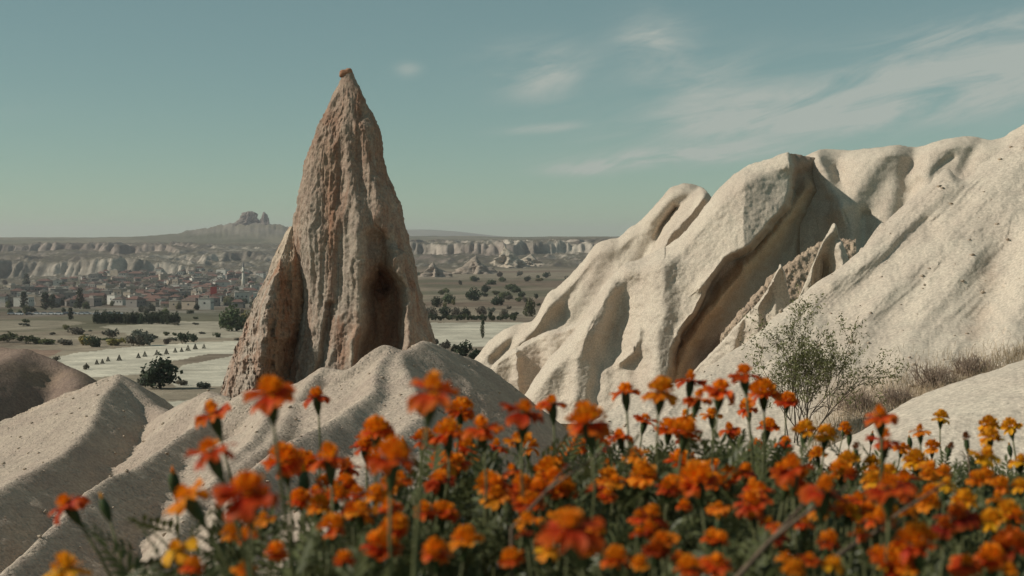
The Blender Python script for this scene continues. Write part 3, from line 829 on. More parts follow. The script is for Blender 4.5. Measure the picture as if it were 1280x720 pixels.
def chimney(px, top, base, w, name='fairy_chimney', label='pale pointed rock cone among the far eroded cliffs', seed=0, tint=(1.1, 1.1, 1.1), lean=0.0):
    d = valley_hit(px, base) or 2300
    h = base - top; c = px + lean * w
    L = [(top, c - 0.6), (top + 0.2 * h, c - 0.14 * w), (top + 0.55 * h, px - 0.32 * w), (top + 0.8 * h, px - 0.47 * w), (base + 3, px - 0.58 * w)]
    Q = [(top, c + 0.6), (top + 0.25 * h, c + 0.13 * w), (top + 0.55 * h, px + 0.25 * w), (top + 0.8 * h, px + 0.40 * w), (base + 3, px + 0.58 * w)]
    o = ring_rock(name, L, Q, d, None, px, base, 0.34, seed, 60, 72, tint, 0.07 * 2000 / d)
    return tag(o, label, 'rock', 'pointed rock cones among the far cliffs')

for i, (px, top, base, w) in enumerate([(597, 319, 342, 40), (634, 307, 333, 36), (663, 317, 331, 30), (545, 328, 346, 34)]):
    chimney(px, top, base, w, seed=700 + i * 7, tint=(1.25, 1.22, 1.15) if i % 3 else (0.9, 0.85, 0.82), lean=random.uniform(-0.12, 0.12))
ring = obj('rock_crag', None); ring.location = world_at(690, 318, 2300)
ring_rock('rock_peak', [(299, 687), (303, 685), (312, 679), (322, 670)], [(299, 689), (304, 693), (312, 700), (322, 708)], 2300, ring, 690, 320, 0.12, 640, tint=(0.75, 0.72, 0.72))
ring_rock('rock_peak', [(304, 680), (308, 678), (314, 674), (322, 668)], [(304, 682), (309, 685), (314, 688), (322, 694)], 2280, ring, 682, 320, 0.12, 645, tint=(0.8, 0.76, 0.75))
tag(ring, 'dark jagged crag rising above the far pale cliffs', 'rock')

# ------------------------------------------------------------------ the distant town
WALL = plain_mat('house_wall', (1, 1, 1), 0.12, 0.4, 0.9, objcol=True)
ROOF = plain_mat('house_roof', (1, 1, 1), 0.2, 0.6, 0.9, objcol=True)
GLASS = plain_mat('dark_window', (0.05, 0.055, 0.06), 0.2, 1.0, 0.3)

def house_meshes(w, l, h, kind):
    a = MB(); a.box((-w/2, -l/2, -3.0), (w/2, l/2, h))
    b = MB(); e = 0.5
    if kind == 'gable':
        rh = w * 0.26
        b.add([(-w/2-e,-l/2-e,h),(w/2+e,-l/2-e,h),(w/2+e,l/2+e,h),(-w/2-e,l/2+e,h),(0,-l/2-e,h+rh),(0,l/2+e,h+rh)], [(0,3,5,4),(1,4,5,2),(0,4,1),(3,2,5),(0,1,2,3)])
    elif kind == 'hip':
        rh = w * 0.24
        b.add([(-w/2-e,-l/2-e,h),(w/2+e,-l/2-e,h),(w/2+e,l/2+e,h),(-w/2-e,l/2+e,h),(0,-l/4,h+rh),(0,l/4,h+rh)], [(0,3,5,4),(1,4,5,2),(0,4,1),(3,2,5),(0,1,2,3)])
    else:
        b.box((-w/2-0.25, -l/2-0.25, h), (w/2+0.25, l/2+0.25, h+0.45)); b.box((-w/5, -l/5, h+0.45), (w/6, l/5, h+2.4))
    g = MB()
    g.box((-0.7, -0.12, -0.7), (0.7, 0.1, 0.7))
    return a.mesh('house_wall'), b.mesh('house_roof'), g.mesh('window')
HV = [(house_meshes(w, l, h, k), (w, l, h), k) for w, l, h, k in ((9, 12, 6.0, 'gable'), (11, 13, 7.0, 'hip'), (10, 12, 7.0, 'flat'), (13, 17, 9.5, 'flat'), (8, 9, 5.0, 'gable'), (12, 20, 6.5, 'hip'), (9, 10, 9.0, 'flat'))]
WCOL = {'white': (0.56, 0.52, 0.46), 'cream': (0.38, 0.31, 0.24), 'grey': (0.24, 0.215, 0.19)}
RCOL = {'red': (0.175, 0.10, 0.08), 'brown': (0.14, 0.10, 0.082), 'pale': (0.34, 0.30, 0.255)}

def house(px, py, d=None, var=None, wall='white', roof='red', rot=None, label=None):
    d = d or valley_hit(px, py)
    if d is None or d < 900 or d > 2400: return None
    (mw, mr, mg), (w, l, h), k = HV[var if var is not None else random.randrange(len(HV))]
    p = world_at(px, py, d)
    o = obj('house', None); o.location = p; o.scale = (random.uniform(0.6, 0.9),) * 3; o.rotation_euler.z = random.uniform(-0.5, 0.5) + random.choice((0, math.pi / 2)) if rot is None else rot
    if k == 'flat': roof = 'pale'
    j = random.uniform(0.85, 1.12)
    a = obj('wall', mw, WALL, o); a.color = (*[c * j for c in WCOL[wall]], 1)
    b = obj('roof', mr, ROOF, o); b.color = (*[c * j for c in RCOL[roof]], 1)
    for i in range(3):                                     # windows on the long and short sides
        for s in (-1, 1):
            q = obj('window', mg, GLASS, o); q.location = ((i - 1) * w * 0.3, s * l / 2, h * 0.62); 
            q.scale = (1, 1, 1)
    for s in (-1, 1):
        q = obj('window', mg, GLASS, o); q.location = (s * w / 2, 0, h * 0.6); q.rotation_euler.z = math.pi / 2
    rt = 'flat-roofed' if k == 'flat' else ('red-roofed' if roof == 'red' else 'brown-roofed')
    tag(o, label or f'small {wall} {rt} house in the distant valley town', 'house', f'{wall} {rt} town houses')
    return o

taken = []
def free(px, py, rx, ry):
    for a, b in taken:
        if abs(px - a) < rx and abs(py - b) < ry: return False
    taken.append((px, py)); return True
tries = 0; made = 0
while made < 240 and tries < 2200:
    tries += 1
    px = random.triangular(-30, 352, 230); py = random.triangular(338, 389, 364)
    if px < 130 and py < 362 - px * 0.12: continue
    if not free(px, py, 6.5, 2.6): continue
    if house(px, py, wall=random.choices(('white', 'cream', 'grey'), (3, 4, 4))[0], roof=random.choices(('red', 'brown'), (3, 2))[0]): made += 1
for px, py, v, wl_, rf, lb in ((30, 376, 3, 'white', 'pale', 'long white flat-roofed house at the edge of the town near tall poplars'), (325, 378, 3, 'white', 'pale', 'large white flat-roofed house beside the rock spire in the far town'),
                          (265, 375, 1, 'cream', 'red', 'cream hip-roofed house carrying a bright red wall banner'), (263, 343, 6, 'white', 'pale', 'small white house alone on the eroded slope above the red roofs')):
    house(px, py, None, v, wl_, rf, 0.15, lb)
bn = MB(); bn.box((-2.6, -0.3, -4), (2.6, 0.3, 5))
hb = valley_hit(267, 376) or 1100
tag(obj('wall_banner', bn.mesh('wall_banner'), plain_mat('red_banner', (0.34, 0.05, 0.04), 0.1), loc=world_at(267, 366, hb - 12)), 'bright red banner hung on a town house wall', 'banner')
# mosque tower
mt = obj('minaret', None); dm = valley_hit(304, 358) or 1500; mt.location = world_at(304, 358, dm)
m = MB(); m.tube([(0,0,-3),(0,0,8),(0,0,8.5),(0,0,22)], [1.9,1.8,1.3,1.2], 12); obj('shaft', m.mesh('minaret_shaft', True), WALL, mt).color = (0.55, 0.50, 0.42, 1)
m = MB(); m.tube([(0,0,15.5),(0,0,16.6)], [1.5,2.2], 12); m.tube([(0,0,16.6),(0,0,17.5)], [2.2,2.2], 12); obj('balcony', m.mesh('minaret_balcony'), WALL, mt).color = (0.5, 0.45, 0.38, 1)
m = MB(); m.tube([(0,0,22),(0,0,28)], [1.45,0.05], 12); obj('spire_roof', m.mesh('minaret_roof'), ROOF, mt).color = (0.22, 0.21, 0.20, 1)
tag(mt, 'slender pale minaret rising above the roofs of the far town', 'tower')

def car_parts():
    b = MB(); b.box((-2.1, -0.85, 0.35), (2.1, 0.85, 0.95))
    c = MB(); c.add([(-1.5,-0.8,0.95),(1.1,-0.8,0.95),(1.1,0.8,0.95),(-1.5,0.8,0.95),(-1.1,-0.68,1.5),(0.6,-0.68,1.5),(0.6,0.68,1.5),(-1.1,0.68,1.5)], [(4,5,6,7),(0,1,5,4),(1,2,6,5),(2,3,7,6),(3,0,4,7)])
    w = MB(); w.tube([(0,-0.12,0),(0,0.12,0)], 0.34, 10)
    return b.mesh('car_body'), c.mesh('car_cabin'), w.mesh('car_wheel')
CB, CC, CW = car_parts(); RUB = plain_mat('tyre_rubber', (0.03, 0.03, 0.03)); CARW = plain_mat('car_paint', (1, 1, 1), 0.05, 1, 0.4, objcol=True)
for i in range(15):
    px = 16 + i * 9.5 + random.uniform(-2, 2); py = 393.5 + random.uniform(-0.6, 0.6); d = valley_hit(px, py)
    if not d: continue
    o = obj('parked_car', None); o.location = world_at(px, py, d); o.rotation_euler.z = random.uniform(-0.3, 0.3)
    dark = i % 5 == 2
    obj('body', CB, CARW, o).color = (0.08, 0.09, 0.1, 1) if dark else (0.7, 0.7, 0.7, 1)
    obj('cabin', CC, CARW, o).color = (0.1, 0.11, 0.12, 1)
    for sx_ in (-1.3, 1.3):
        for sy_ in (-0.8, 0.8): obj('wheel', CW, RUB, o, loc=(sx_, sy_, 0.34))
    tag(o, 'dark car parked in the row before the far town' if dark else 'white car parked in the row before the far town', 'car', 'dark parked cars' if dark else 'white parked cars')

# ------------------------------------------------------------------ trees and shrubs of the valley
LEAF_FAR = plain_mat('far_leaves', (1, 1, 1), 0.35, 0.6, 0.8, trans=0.15, objcol=True)
BARK = plain_mat('bark', (0.13, 0.10, 0.075), 0.3, 8)

def crown_mesh(name, shape, n=420, seed=0):
    r = np.random.default_rng(seed)
    if shape == 'round': blobs = [((0.26 * math.cos(a), 0.26 * math.sin(a), 0.40 + 0.16 * math.sin(2.3 * a + seed)), 0.25) for a in np.linspace(0, 6.28, 6)[:-1]] + [((0, 0, 0.70), 0.26), ((0.1, -0.1, 0.45), 0.30), ((-0.15, 0.1, 0.25), 0.24), ((0.18, 0.1, 0.24), 0.22)]
    elif shape == 'poplar': blobs = [((r.uniform(-.03, .03), r.uniform(-.03, .03), z), 0.15 * (1 - 0.75 * abs(z - 0.42))) for z in np.linspace(0.16, 0.92, 7)]
    else: blobs = [((r.uniform(-.42, .42), r.uniform(-.3, .3), r.uniform(0.18, 0.42)), r.uniform(0.15, 0.26)) for _ in range(7)]
    bi = r.integers(0, len(blobs), n); c = np.array([blobs[i][0] for i in bi]); rad = np.array([blobs[i][1] for i in bi])
    v = r.normal(size=(n, 3)); v /= np.linalg.norm(v, axis=1, keepdims=True)
    p = c + v * (rad * r.uniform(0.55, 1.12, n))[:, None]
    nn = v + r.normal(size=(n, 3)) * 0.7; nn /= np.linalg.norm(nn, axis=1, keepdims=True)
    a = np.cross(nn, r.normal(size=(n, 3))); a /= np.linalg.norm(a, axis=1, keepdims=True); b = np.cross(nn, a)
    s = r.uniform(0.028, 0.062, n)[:, None] * (0.6 if shape == 'poplar' else 1)
    q = np.stack([p - a * s - b * s * .6, p + a * s - b * s * .6, p + a * s * 1.1 + b * s * .7 , p - a * s * .9 + b * s * .7], 1).reshape(-1, 3)
    return mesh_from(name, q, np.arange(4 * n).reshape(-1, 4), smooth=False)

CROWNS = {k: [crown_mesh('crown', k, n, 10 * i + j) for j in range(3)] for i, (k, n) in enumerate((('round', 700), ('poplar', 520), ('shrub', 520)))}
def trunk_mesh(shape):
    m = MB()
    if shape == 'shrub':
        for a in range(5): m.tube([(0, 0, -0.1), (0.15 * math.cos(a * 1.3), 0.12 * math.sin(a * 1.3), 0.3)], [0.02, 0.008], 5)
    else:
        m.tube([(0, 0, -0.08), (0.01, 0, 0.25), (0, 0.01, 0.6)], [0.035, 0.028, 0.012], 7)
        for a in range(4): m.tube([(0, 0, 0.28 + 0.05 * a), (0.2 * math.cos(a * 1.7), 0.2 * math.sin(a * 1.7), 0.5 + 0.05 * a)], [0.018, 0.006], 5)
    return m.mesh('trunk')
TRUNKS = {k: trunk_mesh(k) for k in CROWNS}
GREENS = {'dark': (0.05, 0.062, 0.036), 'mid': (0.085, 0.10, 0.05), 'olive': (0.15, 0.15, 0.07), 'grey': (0.145, 0.135, 0.105), 'yellow': (0.22, 0.20, 0.07)}
TREE_LABEL = {'round': ('broad {} leafy tree standing in the valley', 'leafy valley trees'), 'poplar': ('narrow upright {} poplar tree by the town', 'upright poplars'), 'shrub': ('low spreading {} shrub on the valley floor', 'valley shrubs')}

def tree(px, base, hpx, wpx, shape='round', col='dark', label=None, d=None, group=None):
    d = d or valley_hit(px, base)
    if d is None: return None
    o = obj('poplar_tree' if shape == 'poplar' else ('shrub' if shape == 'shrub' else 'tree'), None)
    o.location = world_at(px, base, d); o.rotation_euler.z = random.uniform(0, 6.28)
    hh = hpx * d / F; ww = wpx * d / F
    base_w = {'round': 1.0, 'poplar': 0.32, 'shrub': 1.1}[shape]; base_h = {'round': 0.98, 'poplar': 1.02, 'shrub': 0.6}[shape]
    sc = (ww / base_w, ww / base_w, hh / base_h)
    j = random.uniform(0.8, 1.25); g = GREENS[col]
    c = obj('crown', random.choice(CROWNS[shape]), LEAF_FAR, o, scale=sc); c.color = (g[0] * j * random.uniform(0.9, 1.15), g[1] * j, g[2] * j, 1)
    obj('trunk', TRUNKS[shape], BARK, o, scale=sc)
    word = {'dark': 'dark green', 'mid': 'green', 'olive': 'olive', 'grey': 'grey-brown', 'yellow': 'yellow-green'}[col]
    l, g = TREE_LABEL[shape]
    tag(o, label or l.format(word), 'shrub' if shape == 'shrub' else 'tree', group if label else f'{word} {g}')
    return o

tree(200, 486, 46, 50, 'round', 'dark', 'dark bushy tree casting shade beside the pale bare field')
tree(290, 414, 36, 36, 'round', 'mid', 'broad green tree standing right against the rock spire')
tree(308, 410, 24, 26, 'round', 'olive')
for px, b, h, w in ((100, 386, 26, 11), (30, 386, 22, 11), (57, 387, 22, 13), (65, 386, 18, 10), (33, 362, 20, 9), (88, 400, 16, 8), (232, 380, 12, 8), (603, 423, 24, 6)): tree(px, b, h, w, 'poplar', 'dark')
for i in range(19): tree(121 + i * 5.6 + random.uniform(-1, 1), 405 + random.uniform(-1, 1), random.uniform(14, 19), random.uniform(9, 13), 'round', 'dark', 'dark green tree in the tight planted row before the town', group='planted tree row')
for px, b, h, w, c in ((10, 428, 12, 30, 'mid'), (34, 430, 11, 34, 'mid'), (60, 431, 9, 26, 'olive'), (80, 432, 10, 24, 'grey'), (104, 432, 15, 24, 'yellow'), (116, 434, 15, 24, 'dark'), (138, 423, 12, 20, 'grey'), (96, 418, 9, 26, 'grey'),
                       (146, 432, 10, 34, 'yellow'), (178, 432, 20, 38, 'grey'), (166, 433, 14, 20, 'grey'), (228, 430, 15, 18, 'dark'), (242, 428, 11, 14, 'dark'), (210, 430, 8, 14, 'grey'), (84, 470, 9, 22, 'grey'), (70, 452, 7, 12, 'grey'), (107, 462, 8, 10, 'grey'),
                       (180, 482, 14, 26, 'grey'), (228, 482, 9, 20, 'grey'), (255, 486, 10, 24, 'grey'), (580, 447, 20, 36, 'dark'), (598, 452, 18, 26, 'dark'), (556, 440, 14, 20, 'grey'), (615, 455, 15, 20, 'dark'), (540, 434, 12, 18, 'grey')): tree(px, b, h, w, 'shrub', c)
for px, b, h, w, c in ((592, 376, 18, 20, 'dark'), (546, 384, 15, 16, 'dark'), (561, 380, 15, 18, 'mid'), (606, 366, 12, 11, 'dark'), (622, 382, 14, 18, 'dark'), (634, 374, 10, 16, 'mid'), (645, 366, 9, 14, 'mid'), (662, 396, 26, 16, 'mid'), (652, 372, 9, 10, 'dark'),
                       (540, 396, 14, 14, 'grey'), (556, 396, 14, 16, 'dark'), (570, 396, 13, 14, 'grey'), (582, 396, 13, 14, 'dark'), (602, 394, 12, 16, 'grey'), (630, 395, 10, 12, 'grey'), (640, 362, 8, 18, 'mid'), (614, 356, 7, 14, 'mid')): tree(px, b, h, w, 'round', c)
for i in range(22): tree(534 + i * 5.2, 400 + random.uniform(-1, 1), random.uniform(6, 9), random.uniform(7, 10), 'shrub', random.choice(('dark', 'mid')), 'small dark shrub in the hedge line along the pale field edge', group='hedge line shrubs')
for i in range(46): tree(random.uniform(525, 760), random.uniform(340, 397), random.uniform(4, 8), random.uniform(6, 14), 'shrub', random.choice(('dark', 'mid', 'grey', 'olive')))
for i in range(120): tree(random.uniform(-20, 350), random.triangular(346, 398, 382), random.uniform(5, 11), random.uniform(6, 12), 'round', random.choice(('dark', 'mid', 'dark', 'grey', 'olive')))
for i in range(26): tree(random.uniform(-20, 300), random.uniform(399, 428), random.uniform(3, 7), random.uniform(6, 16), 'shrub', random.choice(('grey', 'mid', 'olive', 'grey')))

# small cone-shaped bushes set out on the pale field
cone_v = [crown_mesh('cone_crown', 'round', 10, 99)]
def cone_bush_mesh(seed):
    r = np.random.default_rng(seed); n = 260
    z = r.uniform(0, 1, n) ** 1.4; a = r.uniform(0, 6.283, n); rad = (1 - z) * 0.42 * r.uniform(0.75, 1.1, n) + 0.02
    p = np.stack([rad * np.cos(a), rad * np.sin(a), z * 0.98 + 0.03], 1)
    u = r.normal(size=(n, 3)); u /= np.linalg.norm(u, axis=1, keepdims=True); w = np.cross(u, r.normal(size=(n, 3))); w /= np.linalg.norm(w, axis=1, keepdims=True)
    s = 0.07
    q = np.stack([p - u * s, p + w * s, p + u * s, p - w * s], 1).reshape(-1, 3)
    return mesh_from('cone_foliage', q, np.arange(4 * n).reshape(-1, 4), False)
CONE = [cone_bush_mesh(i) for i in range(3)]
cs = MB(); cs.tube([(0, 0, -0.1), (0, 0, 0.5)], [0.05, 0.03], 6); CST = cs.mesh('cone_stem')
for px, py in ((135, 452), (149, 451), (121, 456), (128, 455), (173, 448), (181, 446), (196, 444), (208, 443), (219, 441), (227, 440), (235, 438.5), (244, 437), (108, 460), (255, 436)):
    d = valley_hit(px, py)
    if not d: continue
    o = obj('cone_bush', None); o.location = world_at(px, py, d); hh = random.uniform(5.5, 7.5) * d / F
    c = obj('foliage', random.choice(CONE), LEAF_FAR, o, scale=hh); j = random.uniform(0.8, 1.6); c.color = (0.12 * j, 0.115 * j, 0.09 * j, 1)
    obj('stem', CST, BARK, o, scale=hh)
    tag(o, 'small grey cone-shaped bush in the loose row on the pale field', 'bush', 'cone-shaped bushes on the pale field')

# ------------------------------------------------------------------ flower bed ground
BED_X, BED_Y = [-1.5, -0.4, 0.3, 1.0], [1.2, 1.5, 2.6, 3.5]      # the bed ends early on the left
def build_bed():
    xs = np.linspace(-5, 7.5, 160); ys = np.concatenate([np.linspace(0.25, 4, 70), np.linspace(4.1, 14, 50)])
    X, Y = np.meshgrid(xs, ys); p = np.stack([X, Y, 0 * X], -1)
    Z = -0.62 - 0.045 * Y - 0.62 * np.clip(Y - np.interp(X, BED_X, BED_Y), 0, 20) + 0.05 * fbm(p, 1.5, 4, 0.6, 900) + 0.02 * fbm(p, 7, 3, 0.6, 901)
    me = mesh_from('flower_bed_ground', np.stack([X, Y, Z], -1).reshape(-1, 3), grid_faces(len(ys), len(xs)))
    color_attr(me, np.tile((0.72, 0.62, 0.54), (X.size, 1)))
    tag(obj('flower_bed_ground', me, SANDY), kind='structure')
build_bed()
def bed_z(x, y): return -0.62 - 0.045 * y - 0.62 * max(0, y - float(np.interp(x, BED_X, BED_Y)))

# ------------------------------------------------------------------ marigolds
def petal_mat():
    m, n, l, b = new_mat('marigold_petal')
    oi = n.new('ShaderNodeObjectInfo'); at = n.new('ShaderNodeAttribute'); at.attribute_name = 'edge'
    g = n.new('ShaderNodeNewGeometry')
    nz = _noise(n, l, g.outputs['Position'], 260, 3)
    f = _math(n, l, 'MULTIPLY', at.outputs['Fac'], oi.outputs['Alpha'])
    c = _mix(n, l, f, oi.outputs['Color'], (0.86, 0.285, 0.01))
    k = _range(n, l, nz, 0.3, 0.7, 0.78, 1.15); vv = n.new('ShaderNodeCombineColor')
    for i in range(3): l.new(k, vv.inputs[i])
    c = _mix(n, l, 1.0, c, vv.outputs[0], 'MULTIPLY')
    l.new(c, b.inputs['Base Color']); b.inputs['Roughness'].default_value = 0.6; b.inputs['Specular IOR Level'].default_value = 0.2
    t = n.new('ShaderNodeBsdfTranslucent'); l.new(c, t.inputs[0])
    mx = n.new('ShaderNodeMixShader'); mx.inputs[0].default_value = 0.35
    l.new(b.outputs[0], mx.inputs[1]); l.new(t.outputs[0], mx.inputs[2]); l.new(mx.outputs[0], n['Material Output'].inputs[0])
    return m
PETAL = petal_mat()
STEM = plain_mat('marigold_stem', (0.115, 0.115, 0.05), 0.3, 90, 0.6)
CALYX = plain_mat('marigold_calyx', (0.05, 0.068, 0.026), 0.3, 120, 0.5)
LEAFM = plain_mat('marigold_leaf', (0.095, 0.102, 0.040), 0.45, 30, 0.42, trans=0.28)
LEAFM.node_tree.nodes['Principled BSDF'].inputs['Specular IOR Level'].default_value = 0.22
DRY = plain_mat('dry_stalk', (0.14, 0.098, 0.066), 0.3, 60, 0.8)

def petal_pts(r, droop=0.25, ruff=0.07, wide=0.40, curl=0.0):
    """one frilled petal, base at the origin, pointing along +x, unit length"""
    nu, nv = 6, 7
    u = np.linspace(0, 1, nu)[:, None]; v = np.linspace(-1, 1, nv)[None]
    hw = wide * (0.22 + 0.78 * np.sin(np.clip(u * 1.15, 0, 1) * math.pi * 0.5) ** 1.1)
    notch = 1 - 0.16 * v ** 2 - 0.09 * np.exp(-(v / 0.25) ** 2) + 0.05 * np.cos(v * 7 + r.uniform(0, 6))
    x = u * (1 + (notch - 1) * u ** 2); y = v * hw
    ph = r.uniform(0, 6.28)
    z = -droop * u ** 2 + ruff * u ** 1.5 * np.sin(v * 4.5 + ph) + 0.12 * (v ** 2) * u * r.uniform(-0.4, 1.0) - curl * u ** 3
    P = np.stack([x, y, z + 0 * y], -1).reshape(-1, 3)
    e = np.clip((u - 0.55) / 0.45, 0, 1) + 0.5 * np.abs(v) ** 3 * u
    return P, grid_faces(nu, nv), np.clip(e + 0 * v, 0, 1).reshape(-1)

_r = np.random.default_rng(5)
PETALS = []
for i in range(7):
    P, fc, e = petal_pts(_r, _r.uniform(0.05, 0.45), _r.uniform(0.08, 0.17), _r.uniform(0.38, 0.52), _r.uniform(-0.1, 0.2))
    me = mesh_from('petal', P, fc); float_attr(me, e, 'edge'); me.materials.append(PETAL); PETALS.append(me)

def crest_mesh(seed, n=30, rad=0.2, hgt=0.24, size=0.19):
    """the frilly heart of a bloom: many small curled petals over a dome (unit bloom width)"""
    r = np.random.default_rng(seed); VV, FF, EE, k = [], [], [], 0
    for i in range(n):
        t = (i + 0.5) / n; ph = i * 2.39996 + r.uniform(-.3, .3); rr = rad * math.sqrt(t)
        P, fc, e = petal_pts(r, r.uniform(-0.5, 0.1), 0.14, 0.55)
        s = size * r.uniform(0.75, 1.25); tilt = math.radians(75 - 62 * t + r.uniform(-15, 15))
        P = P * s
        Ry = np.array([[math.cos(tilt), 0, -math.sin(tilt)], [0, 1, 0], [math.sin(tilt), 0, math.cos(tilt)]])
        P = P @ Ry.T + np.array([rr * 0.8, 0, hgt * (1 - t) * 0.75])
        Rz = np.array([[math.cos(ph), -math.sin(ph), 0], [math.sin(ph), math.cos(ph), 0], [0, 0, 1]])
        VV.append(P @ Rz.T); FF.append(fc + k); EE.append(e); k += len(P)
    me = mesh_from('flower_head', np.concatenate(VV), np.concatenate(FF)); float_attr(me, np.concatenate(EE), 'edge'); me.materials.append(PETAL)
    return me
CRESTS = [crest_mesh(20 + i, *a) for i, a in enumerate(((20, 0.11, 0.19, 0.15), (24, 0.14, 0.22, 0.16), (18, 0.10, 0.26, 0.14), (26, 0.17, 0.18, 0.18)))]
DOUBLE = [crest_mesh(40 + i, 46, 0.28, 0.30, 0.21) for i in range(3)]
WILT = [crest_mesh(60 + i, 14, 0.10, 0.30, 0.18) for i in range(2)]

def lathe(prof, k=10, ridges=0.0):
    v = []; n = len(prof)
    for r, z in prof:
        for j in range(k):
            a = 2 * math.pi * j / k; q = r * (1 + (ridges if j % 2 else -ridges)); v.append((q * math.cos(a), q * math.sin(a), z))
    f = grid_faces(n, k, wrap=True)
    return mesh_from('calyx', np.array(v), f)
CAL = lathe([(0.03, -0.62), (0.045, -0.56), (0.085, -0.45), (0.125, -0.30), (0.14, -0.17), (0.13, -0.05), (0.125, 0.02), (0.15, 0.06), (0.09, 0.02)], 12, 0.05)
CAL.materials.append(CALYX)
BUD = lathe([(0.03, -0.62), (0.06, -0.54), (0.13, -0.36), (0.165, -0.15), (0.15, 0.02), (0.11, 0.12), (0.07, 0.2)], 12, 0.05); BUD.materials.append(CALYX)

def leaf_arrays(seed):
    """a feathery compound leaf: pairs of toothed leaflets along a rib, unit length along +x"""
    r = np.random.default_rng(seed); V, Fc = [], []
    def quad(pts): k = len(V); V.extend(pts); Fc.append((k, k + 1, k + 2, k + 3))
    def leaflet(o, dirv, ln, wd):
        dirv = np.array(dirv); dirv = dirv / np.linalg.norm(dirv); side = np.cross(dirv, (0, 0, 1)); side /= np.linalg.norm(side) + 1e-9
        up = np.array((0, 0, 1)); o = np.array(o)
        base, q1, mid, tip = o, o + dirv * ln * 0.35, o + dirv * ln * 0.7, o + dirv * ln + up * -0.12 * ln
        for s in (-1, 1):
            e1 = q1 + s * side * wd + up * wd * 0.5; e2 = mid + s * side * wd * 0.75 + up * wd * 0.3
            quad([base, e1, q1, q1]) if False else None
            quad([base, e1, e2, mid]); quad([mid, e2, tip, tip + side * 1e-4 * s])
    for i in range(6):
        t = 0.18 + 0.13 * i; z = -0.12 * t * t
        ln = 0.30 * (1 - 0.55 * abs(t - 0.45)) * r.uniform(0.8, 1.2)
        for s in (-1, 1): leaflet((t, 0, z), (0.75, s * 0.8, r.uniform(-0.1, 0.35)), ln, ln * 0.15)
    leaflet((0.92, 0, -0.1), (1, r.uniform(-.2, .2), -0.1), 0.3, 0.045)
    for a, b in ((0, 0.5), (0.5, 0.95)):
        quad([(a, -0.008, -0.12 * a * a), (b, -0.006, -0.12 * b * b), (b, 0.006, -0.12 * b * b), (a, 0.008, -0.12 * a * a)])
    return np.array([np.asarray(p, float) for p in V]), np.array(Fc)
LEAVES = [leaf_arrays(80 + i) for i in range(5)]
LEAF_ME = []
for v, f in LEAVES:
    me = mesh_from('leaf', v, f); me.materials.append(LEAFM); LEAF_ME.append(me)

CAN_D, CAN_Z = [0.8, 1.2, 1.6, 2.0, 2.5, 3.5], [-0.37, -0.35, -0.365, -0.40, -0.46, -0.60]
def canopy(d): return np.interp(d, CAN_D, CAN_Z)
COLS = {  # skirt colour, crest colour, edge amount skirt / crest
    'red':    ((0.46, 0.034, 0.005), (0.82, 0.22, 0.008), 0.22, 0.6),
    'orange': ((0.58, 0.05, 0.005), (0.88, 0.28, 0.008), 0.42, 0.6),
    'amber':  ((0.74, 0.19, 0.008), (0.80, 0.28, 0.01), 0.6, 0.6),
    'yellow': ((0.80, 0.33, 0.012), (0.80, 0.36, 0.014), 0.25, 0.2),
    'dark':   ((0.23, 0.012, 0.005), (0.45, 0.05, 0.006), 0.2, 0.4),
    'dried':  ((0.17, 0.075, 0.035), (0.24, 0.085, 0.035), 0.1, 0.1),
}
LAB = {'red': ('marigold with scarlet drooping petals and an orange heart in the flower bed', 'scarlet marigolds'), 'orange': ('orange-red marigold with frilled petals in the flower bed', 'orange-red marigolds'),
       'amber': ('amber-orange marigold with frilled petals in the flower bed', 'amber marigolds'), 'yellow': ('golden yellow marigold with ruffled petals in the flower bed', 'yellow marigolds'),
       'dark': ('deep dark red marigold half hidden in the foliage', 'dark red marigolds'), 'dried': ('withered brown marigold head on a dry stalk', 'withered marigolds')}

